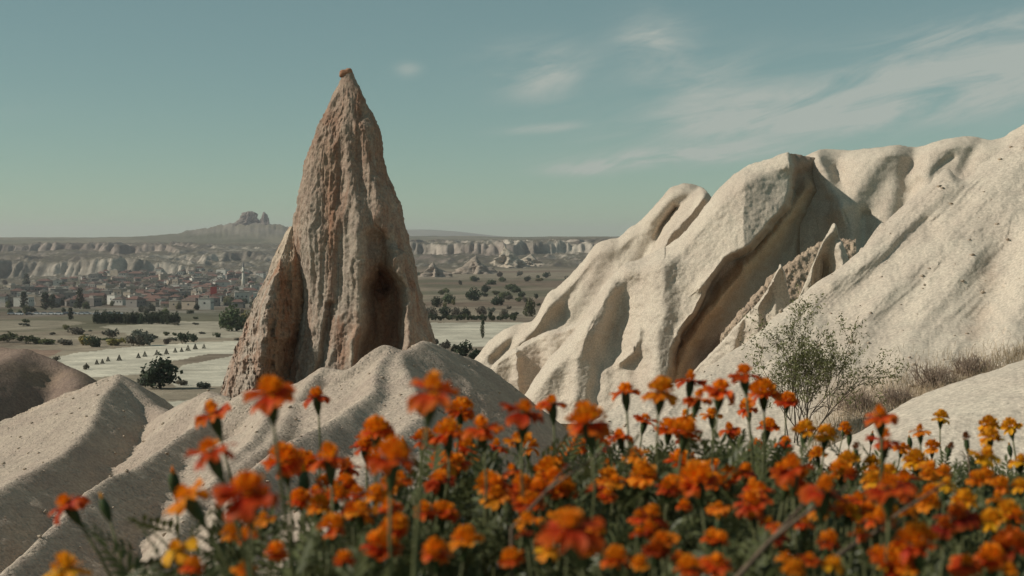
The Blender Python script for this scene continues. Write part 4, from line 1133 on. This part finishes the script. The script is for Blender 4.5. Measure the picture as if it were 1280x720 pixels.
BLOOMS = []
def marigold(px, py, w, cls='orange', form='single', lean=0.0, label=None, size=None, leaves=3, tilt=None):
    s = size or random.uniform(0.041, 0.049)
    if cls == 'dried': s *= 0.8
    d = s * F / w if cls != 'dried' else 0.036 * F / (w * 1.7)
    d = min(max(d, 0.85), 3.5)
    while d > 0.86 and -(py - HORIZON) / F * d < canopy(d) + 0.085: d -= 0.03
    if size is None: s = w * d / F if cls != 'dried' else s
    head = Vector(world_at(px, py, d))
    rn = random.uniform
    ax = Vector((lean + rn(-0.22, 0.22), rn(-0.30, 0.12), 1)) if tilt is None else Vector(tilt)
    ax.normalize()
    base = Vector((head.x - lean * 0.12 + rn(-0.05, 0.05), head.y + rn(-0.04, 0.10), 0)); base.z = bed_z(base.x, base.y)
    o = obj('marigold', None); o.location = base
    cs, cc, es, ec = COLS[cls]
    neck = head - ax * s * 0.60
    m = MB(); pts = []
    for t in np.linspace(0, 1, 9):
        a, b, c, e = base, base + Vector((0, 0, 0.5 * (neck.z - base.z))), neck - ax * 0.10, neck
        pts.append(((1 - t) ** 3) * a + 3 * t * (1 - t) ** 2 * b + 3 * t * t * (1 - t) * c + t ** 3 * e - base)
    m.tube(pts, [0.0030 - 0.0013 * t for t in np.linspace(0, 1, 8)] + [s * 0.034], 6)
    obj('stem', m.mesh('stem', True), STEM if cls != 'dried' else DRY, o)
    q = ax.to_track_quat('Z', 'Y')
    spin = rn(0, 6.28)
    qe = (q @ Euler((0, 0, spin)).to_quaternion()).to_euler()
    if form == 'bud':
        obj('calyx', BUD, None, o, loc=head - base, rot=qe, scale=s)
        h = obj('flower_head', random.choice(WILT), None, o, loc=head - base, rot=qe, scale=(s * 0.42, s * 0.42, s * 0.9)); h.color = (*cc, ec)
    else:
        obj('calyx', CAL, None, o, loc=head - base, rot=qe, scale=s)
        me = random.choice(WILT if cls == 'dried' else (DOUBLE if form == 'double' else CRESTS))
        h = obj('flower_head', me, None, o, loc=head - base + ax * s * 0.04, rot=qe, scale=s); j = rn(0.9, 1.1); h.color = (*[c * j for c in cc], ec)
        if cls != 'dried':
            n = random.choice((7, 8, 8, 9)); off = rn(0, 6)
            for i in range(n):
                if rn(0, 1) < 0.05: continue
                p = obj('petal', random.choice(PETALS), None, h)
                p.rotation_euler = (rn(-0.35, 0.35), rn(-0.40, 0.38), off + 6.283 * i / n + rn(-0.15, 0.15))
                p.location = Vector((0.07, 0, 0.0)); p.location.rotate(Euler((0, 0, p.rotation_euler.z)))
                p.scale = (rn(0.37, 0.50),) * 3; j = rn(0.75, 1.25); p.color = (cs[0] * rn(0.9, 1.1), cs[1] * j, cs[2], es * rn(0.5, 1.2))
    for i in range(leaves):
        t = rn(0.25, 0.72); k = int(t * 8); a = rn(0, 6.28)
        lf = obj('leaf', random.choice(LEAF_ME), None, o, loc=pts[k], rot=(rn(-.5, .5), rn(-0.7, 0.3), a), scale=rn(0.05, 0.085))
    BLOOMS.append((o, cls, form, head.copy(), label))
    l, g = LAB[cls]
    if form == 'bud': l, g = 'closed marigold bud tipped with orange on a green stalk', 'closed marigold buds'
    tag(o, label or l, 'flower', None if label else g)
    return o

F_LIST = [
    (540, 492, 74, 'orange', 'single', 0.05, 'tall orange-red marigold with a yellow crest against the shaded sand hill'),
    (338, 494, 68, 'orange', 'single', 0.0, 'flat-topped orange marigold on a long stalk before the rock spire foot'),
    (396, 497, 38, 'red', 'single', 0.05, 'small scarlet and orange marigold beside the flat-topped orange one'),
    (267, 519, 52, 'orange', 'single', -0.25, 'orange marigold leaning over the red one directly beneath it'),
    (264, 567, 68, 'red', 'single', -0.3, 'scarlet marigold with yellow crest directly beneath a leaning orange one'),
    (84, 632, 54, 'red', 'single', -0.75, 'scarlet marigold with yellow crest on a stalk bent far out over the sand'),
    (82, 712, 62, 'yellow', 'single', -0.3, 'yellow-orange marigold below the far outbent scarlet one'),
    (235, 624, 66, 'amber', 'single', -0.6, 'amber marigold tilted sideways next to the closed bud'),
    (310, 618, 82, 'red', 'single', 0.05, 'wide scarlet marigold with domed orange heart beside the tilted amber one'),
    (222, 690, 52, 'yellow', 'single', -0.4), (356, 578, 54, 'orange'), (412, 574, 58, 'orange'), (380, 582, 40, 'red'), (470, 540, 44, 'orange'), (455, 560, 34, 'red'),
    (490, 578, 66, 'red'), (462, 552, 36, 'orange'), (577, 514, 38, 'orange'), (602, 537, 50, 'orange'), (560, 545, 46, 'orange'), (530, 552, 36, 'red'), (550, 602, 44, 'red'), (572, 580, 38, 'orange'),
    (612, 608, 42, 'amber', 'double'), (655, 517, 60, 'red'), (690, 506, 42, 'orange'), (648, 550, 36, 'amber'), (660, 560, 32, 'amber'), (735, 532, 62, 'orange'), (692, 600, 34, 'red'),
    (782, 492, 40, 'orange'), (826, 492, 46, 'amber'), (863, 477, 38, 'red'), (872, 500, 38, 'orange'), (900, 490, 46, 'orange'), (930, 470, 42, 'red', 'single', 0.1), (954, 492, 42, 'orange'), (984, 502, 28, 'red'),
    (806, 526, 32, 'orange'), (836, 538, 36, 'orange', 'double'), (858, 522, 28, 'amber'), (890, 520, 30, 'amber'), (912, 538, 30, 'orange'), (775, 546, 36, 'orange'), (745, 548, 34, 'orange'), (935, 512, 30, 'orange'),
    (806, 597, 44, 'amber'), (872, 602, 58, 'orange'), (932, 590, 34, 'red'), (986, 597, 54, 'orange'), (840, 610, 36, 'orange'),
    (715, 662, 92, 'red', 'single', -0.1, 'big scarlet and orange marigold low among the leaves, widest of the bed'),
    (815, 647, 48, 'red'), (476, 686, 54, 'red'), (545, 692, 44, 'orange'), (582, 677, 44, 'amber'), (940, 630, 48, 'red'), (896, 706, 44, 'orange'), (860, 712, 40, 'orange'), (820, 690, 34, 'dark'),
    (1100, 522, 46, 'orange'), (1106, 552, 44, 'red'), (1006, 540, 34, 'yellow'), (1032, 545, 32, 'yellow'), (982, 556, 30, 'orange'), (1056, 536, 20, 'amber'), (1060, 577, 30, 'yellow'), (1150, 540, 27, 'amber'), (1176, 523, 24, 'yellow'),
    (1187, 562, 14, 'dried'), (1208, 551, 15, 'dried'), (1070, 563, 15, 'dried'), (1236, 532, 28, 'yellow', 'double'), (1238, 548, 30, 'yellow', 'double'), (1263, 535, 27, 'yellow'), (1232, 572, 42, 'yellow'), (1276, 578, 30, 'yellow'),
    (1145, 577, 34, 'yellow', 'double'), (1090, 582, 28, 'yellow'), (1130, 602, 42, 'orange'), (1110, 614, 64, 'red'), (1030, 617, 66, 'red'), (990, 588, 56, 'red'), (1196, 648, 54, 'dark'), (1146, 682, 64, 'red'), (1182, 607, 34, 'yellow'),
    (1206, 628, 36, 'yellow', 'double'), (1260, 640, 34, 'yellow'), (1240, 652, 36, 'yellow'), (1120, 708, 64, 'red'), (1208, 708, 46, 'orange'), (1092, 602, 30, 'yellow'), (1050, 590, 34, 'amber'), (1220, 600, 26, 'amber'), (1250, 608, 28, 'amber'),
    (1165, 560, 24, 'amber'), (1128, 560, 24, 'amber'), (1265, 688, 60, 'dark'), (1275, 610, 26, 'yellow'), (1240, 700, 44, 'orange'), (1180, 660, 40, 'dark'), (1022, 570, 26, 'amber'), (1160, 630, 36, 'amber'),
    (1004, 655, 30, 'orange'), (1060, 640, 34, 'orange'), (1075, 668, 30, 'orange'),
    (500, 602, 36, 'orange'), (395, 615, 30, 'orange'), (375, 625, 32, 'orange'), (420, 622, 34, 'orange', 'double'), (440, 640, 30, 'dark'), (470, 620, 32, 'amber'), (530, 640, 30, 'orange'), (415, 660, 40, 'orange'), (330, 650, 30, 'amber'),
    (310, 672, 30, 'orange'), (345, 690, 30, 'orange'), (288, 668, 28, 'amber'), (640, 590, 30, 'orange'), (620, 560, 32, 'orange'), (590, 570, 30, 'amber'), (585, 560, 34, 'orange'), (670, 630, 28, 'dark'), (760, 620, 28, 'orange'), (760, 580, 28, 'amber'),
    (790, 570, 28, 'orange'), (640, 700, 34, 'orange'), (770, 700, 40, 'orange'), (945, 560, 26, 'orange'), (960, 535, 28, 'orange'), (655, 668, 26, 'dark'), (800, 668, 28, 'red'), (500, 655, 28, 'amber'), (305, 712, 34, 'amber'), (240, 710, 30, 'orange'),
    (710, 615, 26, 'orange'), (560, 640, 26, 'amber'), (430, 700, 28, 'orange'), (720, 560, 30, 'orange'), (1012, 700, 32, 'orange'), (960, 655, 26, 'orange'), (1100, 650, 30, 'orange'),
]
for t in F_LIST:
    px, py, w, cls = t[:4]
    form = t[4] if len(t) > 4 else random.choice(('single', 'double'))
    marigold(px, py, w, cls, form, t[5] if len(t) > 5 else 0.0, t[6] if len(t) > 6 else None)
for px, py, w, cls in ((217, 598, 44, 'orange'), (130, 630, 40, 'yellow'), (505, 556, 30, 'red'), (380, 598, 46, 'yellow'), (1062, 545, 22, 'amber'), (1137, 550, 20, 'yellow'), (898, 655, 30, 'yellow'), (698, 585, 30, 'amber'), (1262, 560, 20, 'yellow'), (1090, 545, 20, 'amber')):
    marigold(px, py, w, cls, 'bud', -0.2 if px < 240 else 0.0)
# extra blooms crowding the lower right and the back of the bed
rs = random.Random(21)
for i in range(60):
    px = rs.triangular(560, 1300, 1180); py = rs.uniform(585, 715)
    w = rs.uniform(20, 34)
    marigold(px, py, w, rs.choices(('orange', 'amber', 'yellow', 'red', 'dark', 'dried'), (4, 4, 3 if px > 1000 else 0.6, 2, 1, 0.6))[0], rs.choice(('single', 'double')), leaves=2)

for i in range(42):                                  # clusters in the middle of the bed
    cx_, cy_ = rs.choice(((440, 610), (560, 590), (650, 600), (760, 580), (860, 570), (930, 600), (500, 650), (700, 650)))
    marigold(cx_ + rs.gauss(0, 32), cy_ + rs.gauss(0, 18), rs.uniform(26, 44), rs.choices(('orange', 'amber', 'red', 'dark', 'yellow'), (5, 3, 3, 1, 0.7))[0], rs.choice(('single', 'double')), leaves=4)
# each bloom is named by its own look and by the differently coloured bloom it grows next to
CW_ = {'red': 'scarlet', 'orange': 'orange-red', 'amber': 'amber', 'yellow': 'golden yellow', 'dark': 'dark red', 'dried': 'withered brown'}
for o, cls, form, hd, lab in BLOOMS:
    if lab: continue
    oth = min((b for b in BLOOMS if b[0] is not o and (b[1] != cls or b[2] == 'bud')), key=lambda b: (b[3] - hd).length)
    clear = hd.z - float(canopy(hd.y))
    pose = 'on a tall bare stalk' if clear > 0.15 else ('standing just above the leaves' if clear > 0.075 else 'nestled low in the leaves')
    look = 'closed bud of a' if form == 'bud' else ('full ruffled' if form == 'double' else 'open flat-skirted')
    nb = 'a closed bud' if oth[2] == 'bud' else f'a {CW_[oth[1]]} bloom'
    if nb.startswith('a a') or nb.startswith('a o'): nb = 'an' + nb[1:]
    o['label'] = f'{look} {CW_[cls]} marigold {pose} beside {nb}'

# the leafy mass under the blooms
def foliage():
    r = np.random.default_rng(77); n = 8600
    d = r.uniform(1.05, 3.5, n); px = r.uniform(-60, 1420, n)
    x = (px - 640) / F * d
    z = canopy(d) + 0.03 * fbm(np.stack([x, d, 0 * x], -1), 7.0, 2, 0.5, 950) + 0.02 - np.abs(r.normal(0, 0.075, n))
    z = z + 0.06 * np.exp(-((px - 870) / 170) ** 2) * r.uniform(0.2, 1.0, n) * smooth01((d - 1.3) / 0.5)
    z = z + 0.05 * np.exp(-((px - 560) / 170) ** 2) * r.uniform(0.1, 1.0, n) * smooth01((d - 1.3) / 0.5)
    pos = np.stack([x, d, z], -1)
    zb = np.array([bed_z(a, b) for a, b in pos[:, :2]])
    thin = np.interp(px, [-60, 120, 200, 330, 460, 620], [0.02, 0.06, 0.30, 0.55, 0.8, 1.0])
    # the bed ends early on the left: little grows far back there
    back = np.interp(px, [0, 250, 500, 800, 1000], [1.5, 1.7, 2.2, 3.0, 3.5])
    keep = (z > zb + 0.02) & (r.uniform(0, 1, n) < thin) & (d < back)
    pos = pos[keep]; n = len(pos)
    VV, FF, k = [], [], 0
    for i in range(n):
        v, f = LEAVES[i % 5]
        a, b, c = r.uniform(0, 6.28), r.uniform(-1.1, 0.5), r.uniform(-0.8, 0.8)
        M = np.array(Euler((c, b, a)).to_matrix())
        VV.append((v * r.uniform(0.045, 0.09)) @ M.T + pos[i]); FF.append(f + k); k += len(v)
    me = mesh_from('marigold_foliage', np.concatenate(VV), np.concatenate(FF))
    me.materials.append(LEAFM)
    o = obj('marigold_foliage', me); tag(o, 'dense dark green feathery foliage filling the marigold bed', 'foliage', kind='stuff')
    # green side shoots standing in the foliage
    m = MB()
    for i in range(420):
        j = r.integers(0, n); p = pos[j]; q = np.array((p[0] + r.uniform(-.06, .06), p[1] + r.uniform(-.05, .05), bed_z(p[0], p[1])))
        m.tube([q, (p + q) / 2 + r.uniform(-.02, .02, 3), p + np.array((0, 0, 0.03))], [0.003, 0.0022, 0.0014], 5, cap=False)
    o = obj('marigold_shoots', m.mesh('marigold_shoots', True), STEM); tag(o, 'tangle of thin green shoots inside the marigold foliage', 'shoots', kind='stuff')
foliage()

def dry_stalk(p0, p1, p2, r0, label):
    m = MB(); a, b, c = (world_at(*q) for q in (p0, p1, p2)); base = np.array((a[0], a[1], bed_z(a[0], a[1])))
    pts = [base - base] + [(1 - t) ** 2 * a + 2 * t * (1 - t) * b + t * t * c - base for t in np.linspace(0, 1, 8)]
    m.tube(pts, [r0 * (1 - 0.07 * i) for i in range(len(pts))], 7)
    o = obj('dry_stalk', None); o.location = base
    obj('stem', m.mesh('dry_stalk', True), DRY, o)
    t = MB(); k = pts[5]; t.tube([k, k + np.array((0.03, 0.01, 0.02)), k + np.array((0.07, 0.0, 0.05))], [r0 * .7, r0 * .5, r0 * .3], 6); obj('side_twig', t.mesh('side_twig', True), DRY, o)
    tag(o, label, 'stalk')
dry_stalk((915, 730, 1.25), (950, 690, 1.25), (1010, 625, 1.3), 0.0036, 'thick brown dry stalk slanting up out of the marigold leaves')
dry_stalk((640, 660, 1.4), (680, 620, 1.4), (712, 580, 1.45), 0.0026, 'thin dry stalk crossing the middle of the marigold bed')
dry_stalk((1040, 700, 1.3), (1080, 670, 1.35), (1130, 650, 1.4), 0.0032, 'bent brown stalk lying over the foliage under red blooms')

# ------------------------------------------------------------------ green bush and dry grass at the foot of the pale slope
def slope_point(px, py):
    k = np.argmin((PXD - px) ** 2 + (PYD - py) ** 2); return VD.reshape(-1, 3)[k]

def build_bush():
    b0 = slope_point(1000, 552); dd = b0[1]; u = dd / F
    r = np.random.default_rng(31); m = MB(); tips = []
    def grow(p, dirv, ln, rad, lev):
        pts = [p]; q = p.copy(); dv = dirv.copy()
        for i in range(4):
            dv = dv + r.normal(0, 0.13, 3); dv /= np.linalg.norm(dv); q = q + dv * ln / 4; pts.append(q.copy())
        m.tube(pts, [rad * (1 - 0.14 * i) for i in range(5)], 5, cap=False)
        if lev >= 1: tips.extend(pts[1:])
        if lev < 3:
            for i in range(3 if lev else 4):
                k = r.integers(2, 5); nd = dv + r.normal(0, 0.42, 3) + np.array((0, 0, 0.15)); nd /= np.linalg.norm(nd)
                grow(pts[k], nd, ln * r.uniform(0.5, 0.72), rad * 0.55, lev + 1)
    for i in range(13):
        a = r.uniform(-0.55, 0.62); dv = np.array((math.sin(a), r.uniform(-0.3, 0.3), math.cos(a)))
        grow(np.array((r.uniform(-18, 16) * u, r.uniform(-0.1, 0.1), -0.1)), dv, r.uniform(70, 96) * u, 0.010, 0)
    o = obj('green_bush', None); o.location = b0
    obj('branches', m.mesh('branches', True), plain_mat('bush_twig', (0.10, 0.08, 0.06), 0.3, 30), o)
    tips = np.array(tips); n = 7600
    hi = tips[:, 2] > 55 * u
    tips = tips[hi]
    p = tips[r.integers(0, len(tips), n)] + r.normal(0, 3.0 * u, (n, 3))
    nn = r.normal(size=(n, 3)); nn /= np.linalg.norm(nn, axis=1, keepdims=True); a = np.cross(nn, r.normal(size=(n, 3))); a /= np.linalg.norm(a, axis=1, keepdims=True)
    s = (r.uniform(1.3, 3.0, n) * u)[:, None]
    q = np.stack([p - a * s, p + np.cross(nn, a) * s * 0.34, p + a * s, p - np.cross(nn, a) * s * 0.34], 1).reshape(-1, 3)
    me = mesh_from('foliage', q, np.arange(4 * n).reshape(-1, 4), False)
    obj('foliage', me, plain_mat('bush_leaf', (0.165, 0.165, 0.07), 0.35, 6, 0.6, trans=0.25), o)
    tag(o, 'airy green bush with thin bare stems at the foot of the pale slope', 'bush')
build_bush()

def dry_grass():
    r = np.random.default_rng(41)
    crest_y = lambda x: np.interp(x, [1000, 1050, 1085, 1120, 1160, 1200, 1240, 1280, 1400], [590, 552, 531, 508, 490, 476, 463, 449, 415])
    n = 5200
    px = r.uniform(1010, 1330, n); py = crest_y(px) - 4 - np.abs(r.normal(0, 1, n)) * np.interp(px, [1010, 1080, 1160, 1220, 1330], [36, 28, 19, 13, 9]) + r.uniform(0, 26, n)
    fl, idx = VD.reshape(-1, 3), None
    # nearest surface point: relief columns are evenly spaced in px
    cols = np.clip(((px - PXD[0, 0]) / (PXD[0, 1] - PXD[0, 0])).astype(int), 0, PXD.shape[1] - 1)
    rows = np.array([np.searchsorted(PYD[:, c], y) for c, y in zip(cols, py)]); rows = np.clip(rows, 0, PXD.shape[0] - 1)
    p = VD[rows, cols]; u = p[:, 1] / F
    hgt = (r.uniform(5, 15, n) * u); ang = r.uniform(0, 6.283, n); ln = r.normal(0, 0.4, (n, 2)) * hgt[:, None]
    side = np.stack([np.cos(ang), np.sin(ang), 0 * ang], 1) * (0.28 * u)[:, None]
    tip = p + np.stack([ln[:, 0], ln[:, 1], hgt], 1); mid = p + np.stack([ln[:, 0] * .35, ln[:, 1] * .35, hgt * .6], 1)
    V = np.stack([p - side, p + side, mid + side * .8, mid - side * .8, tip + side * .1, tip - side * .1], 1).reshape(-1, 3)
    k = np.arange(n)[:, None] * 6
    Fq = np.concatenate([k + np.array([0, 1, 2, 3]), k + np.array([3, 2, 4, 5])], 0)
    me = mesh_from('dry_grass', V, Fq, False)
    tag(obj('dry_grass', me, plain_mat('dry_grass_blade', (0.40, 0.31, 0.21), 0.4, 3, 0.9, trans=0.2)), 'dry brown grass along the foot of the pale slope', 'grass', kind='stuff')
    for i, (bx, by, w, h) in enumerate(((1168, 476, 40, 38), (1075, 505, 60, 32), (1216, 462, 44, 30), (1120, 496, 40, 26))):
        b0 = slope_point(bx, by + 6); u0 = b0[1] / F; m = MB()
        for j in range(90):
            a = r.normal(0, 0.55); st = np.array((r.normal(0, w * 0.22) * u0, r.normal(0, 0.15), -0.02)); L = r.uniform(0.5, 1.0) * h * u0
            mid = st + np.array((math.sin(a) * L * .5, r.normal(0, 0.06), L * .55)); end = st + np.array((math.sin(a) * L * 1.0, r.normal(0, 0.1), math.cos(a) * L))
            m.tube([st, mid, end], [0.006, 0.0045, 0.002], 4, cap=False)
            for q in range(2): m.tube([mid, mid + np.array((r.normal(0, .25), r.normal(0, .2), .35)) * L * 0.6], [0.003, 0.0015], 4, cap=False)
        o = obj('dry_scrub', m.mesh('dry_scrub', True), plain_mat('dry_scrub_twig', (0.26, 0.19, 0.145), 0.3, 10), loc=b0)
        tag(o, 'tangled brown dry scrub growing in the grass below the pale slope', 'shrub', 'dry scrub clumps at the slope foot')
dry_grass()

# ------------------------------------------------------------------ loose stones lying on the bare slopes
def loose_stones():
    r = np.random.default_rng(61); VV, FF, k = [], [], 0
    base = np.array([(1, 0, 0), (-1, 0, 0), (0, 1, 0), (0, -1, 0), (0, 0, 1), (0, 0, -1), (.6, .6, .6), (-.6, .6, .6), (.6, -.6, .6), (-.6, -.6, .6)], float)
    fc = np.array([(0, 6, 8), (0, 2, 6), (4, 8, 6), (1, 9, 7), (1, 7, 2), (4, 7, 9), (2, 7, 6), (4, 6, 7), (3, 8, 9), (4, 9, 8), (3, 0, 8), (3, 9, 1), (5, 2, 0), (5, 1, 2), (5, 3, 1), (5, 0, 3)])
    pools = [(GRIDS['sand_hills'].reshape(-1, 3), 900, 0.018, 0.07), (VD.reshape(-1, 3), 420, 0.015, 0.07)]
    for pts, n, lo, hi in pools:
        pts = pts[pts[:, 2] > -6]
        for i in r.integers(0, len(pts), n):
            q = lo + (hi - lo) * r.uniform() ** 3
            v = base * r.uniform(0.6, 1.2, (10, 1)) * np.array((1, r.uniform(.6, 1), r.uniform(.45, .8))) * q
            a = r.uniform(0, 6.28); M = np.array([[math.cos(a), -math.sin(a), 0], [math.sin(a), math.cos(a), 0], [0, 0, 1]])
            VV.append(v @ M.T + pts[i] + np.array((0, 0, q * 0.2))); FF.append(fc + k); k += 10
    me = mesh_from('loose_stones', np.concatenate(VV), np.concatenate(FF), False); color_attr(me, np.tile((1.0, 1.0, 0.97), (k, 1)))
    tag(obj('loose_stones', me, SANDY), 'small loose stones scattered over the bare pale slopes', 'stones', kind='stuff')
loose_stones()

# ------------------------------------------------------------------ the air between
HAZE_DENSITY = 0.00009
hz = MB(); hz.box((-9000, -40, -75), (9000, 12900, 130))
hm = bpy.data.materials.new('haze_air'); hm.use_nodes = True; hn = hm.node_tree.nodes; hn.clear()
ho = hn.new('ShaderNodeOutputMaterial'); pv = hn.new('ShaderNodeVolumePrincipled')
pv.inputs['Color'].default_value = (0.95, 0.90, 0.94, 1); pv.inputs['Density'].default_value = HAZE_DENSITY; pv.inputs['Anisotropy'].default_value = 0.2
hm.node_tree.links.new(pv.outputs[0], ho.inputs['Volume'])
tag(obj('haze', hz.mesh('haze'), hm), 'thin pale haze filling the air over the valley', 'haze', kind='stuff')
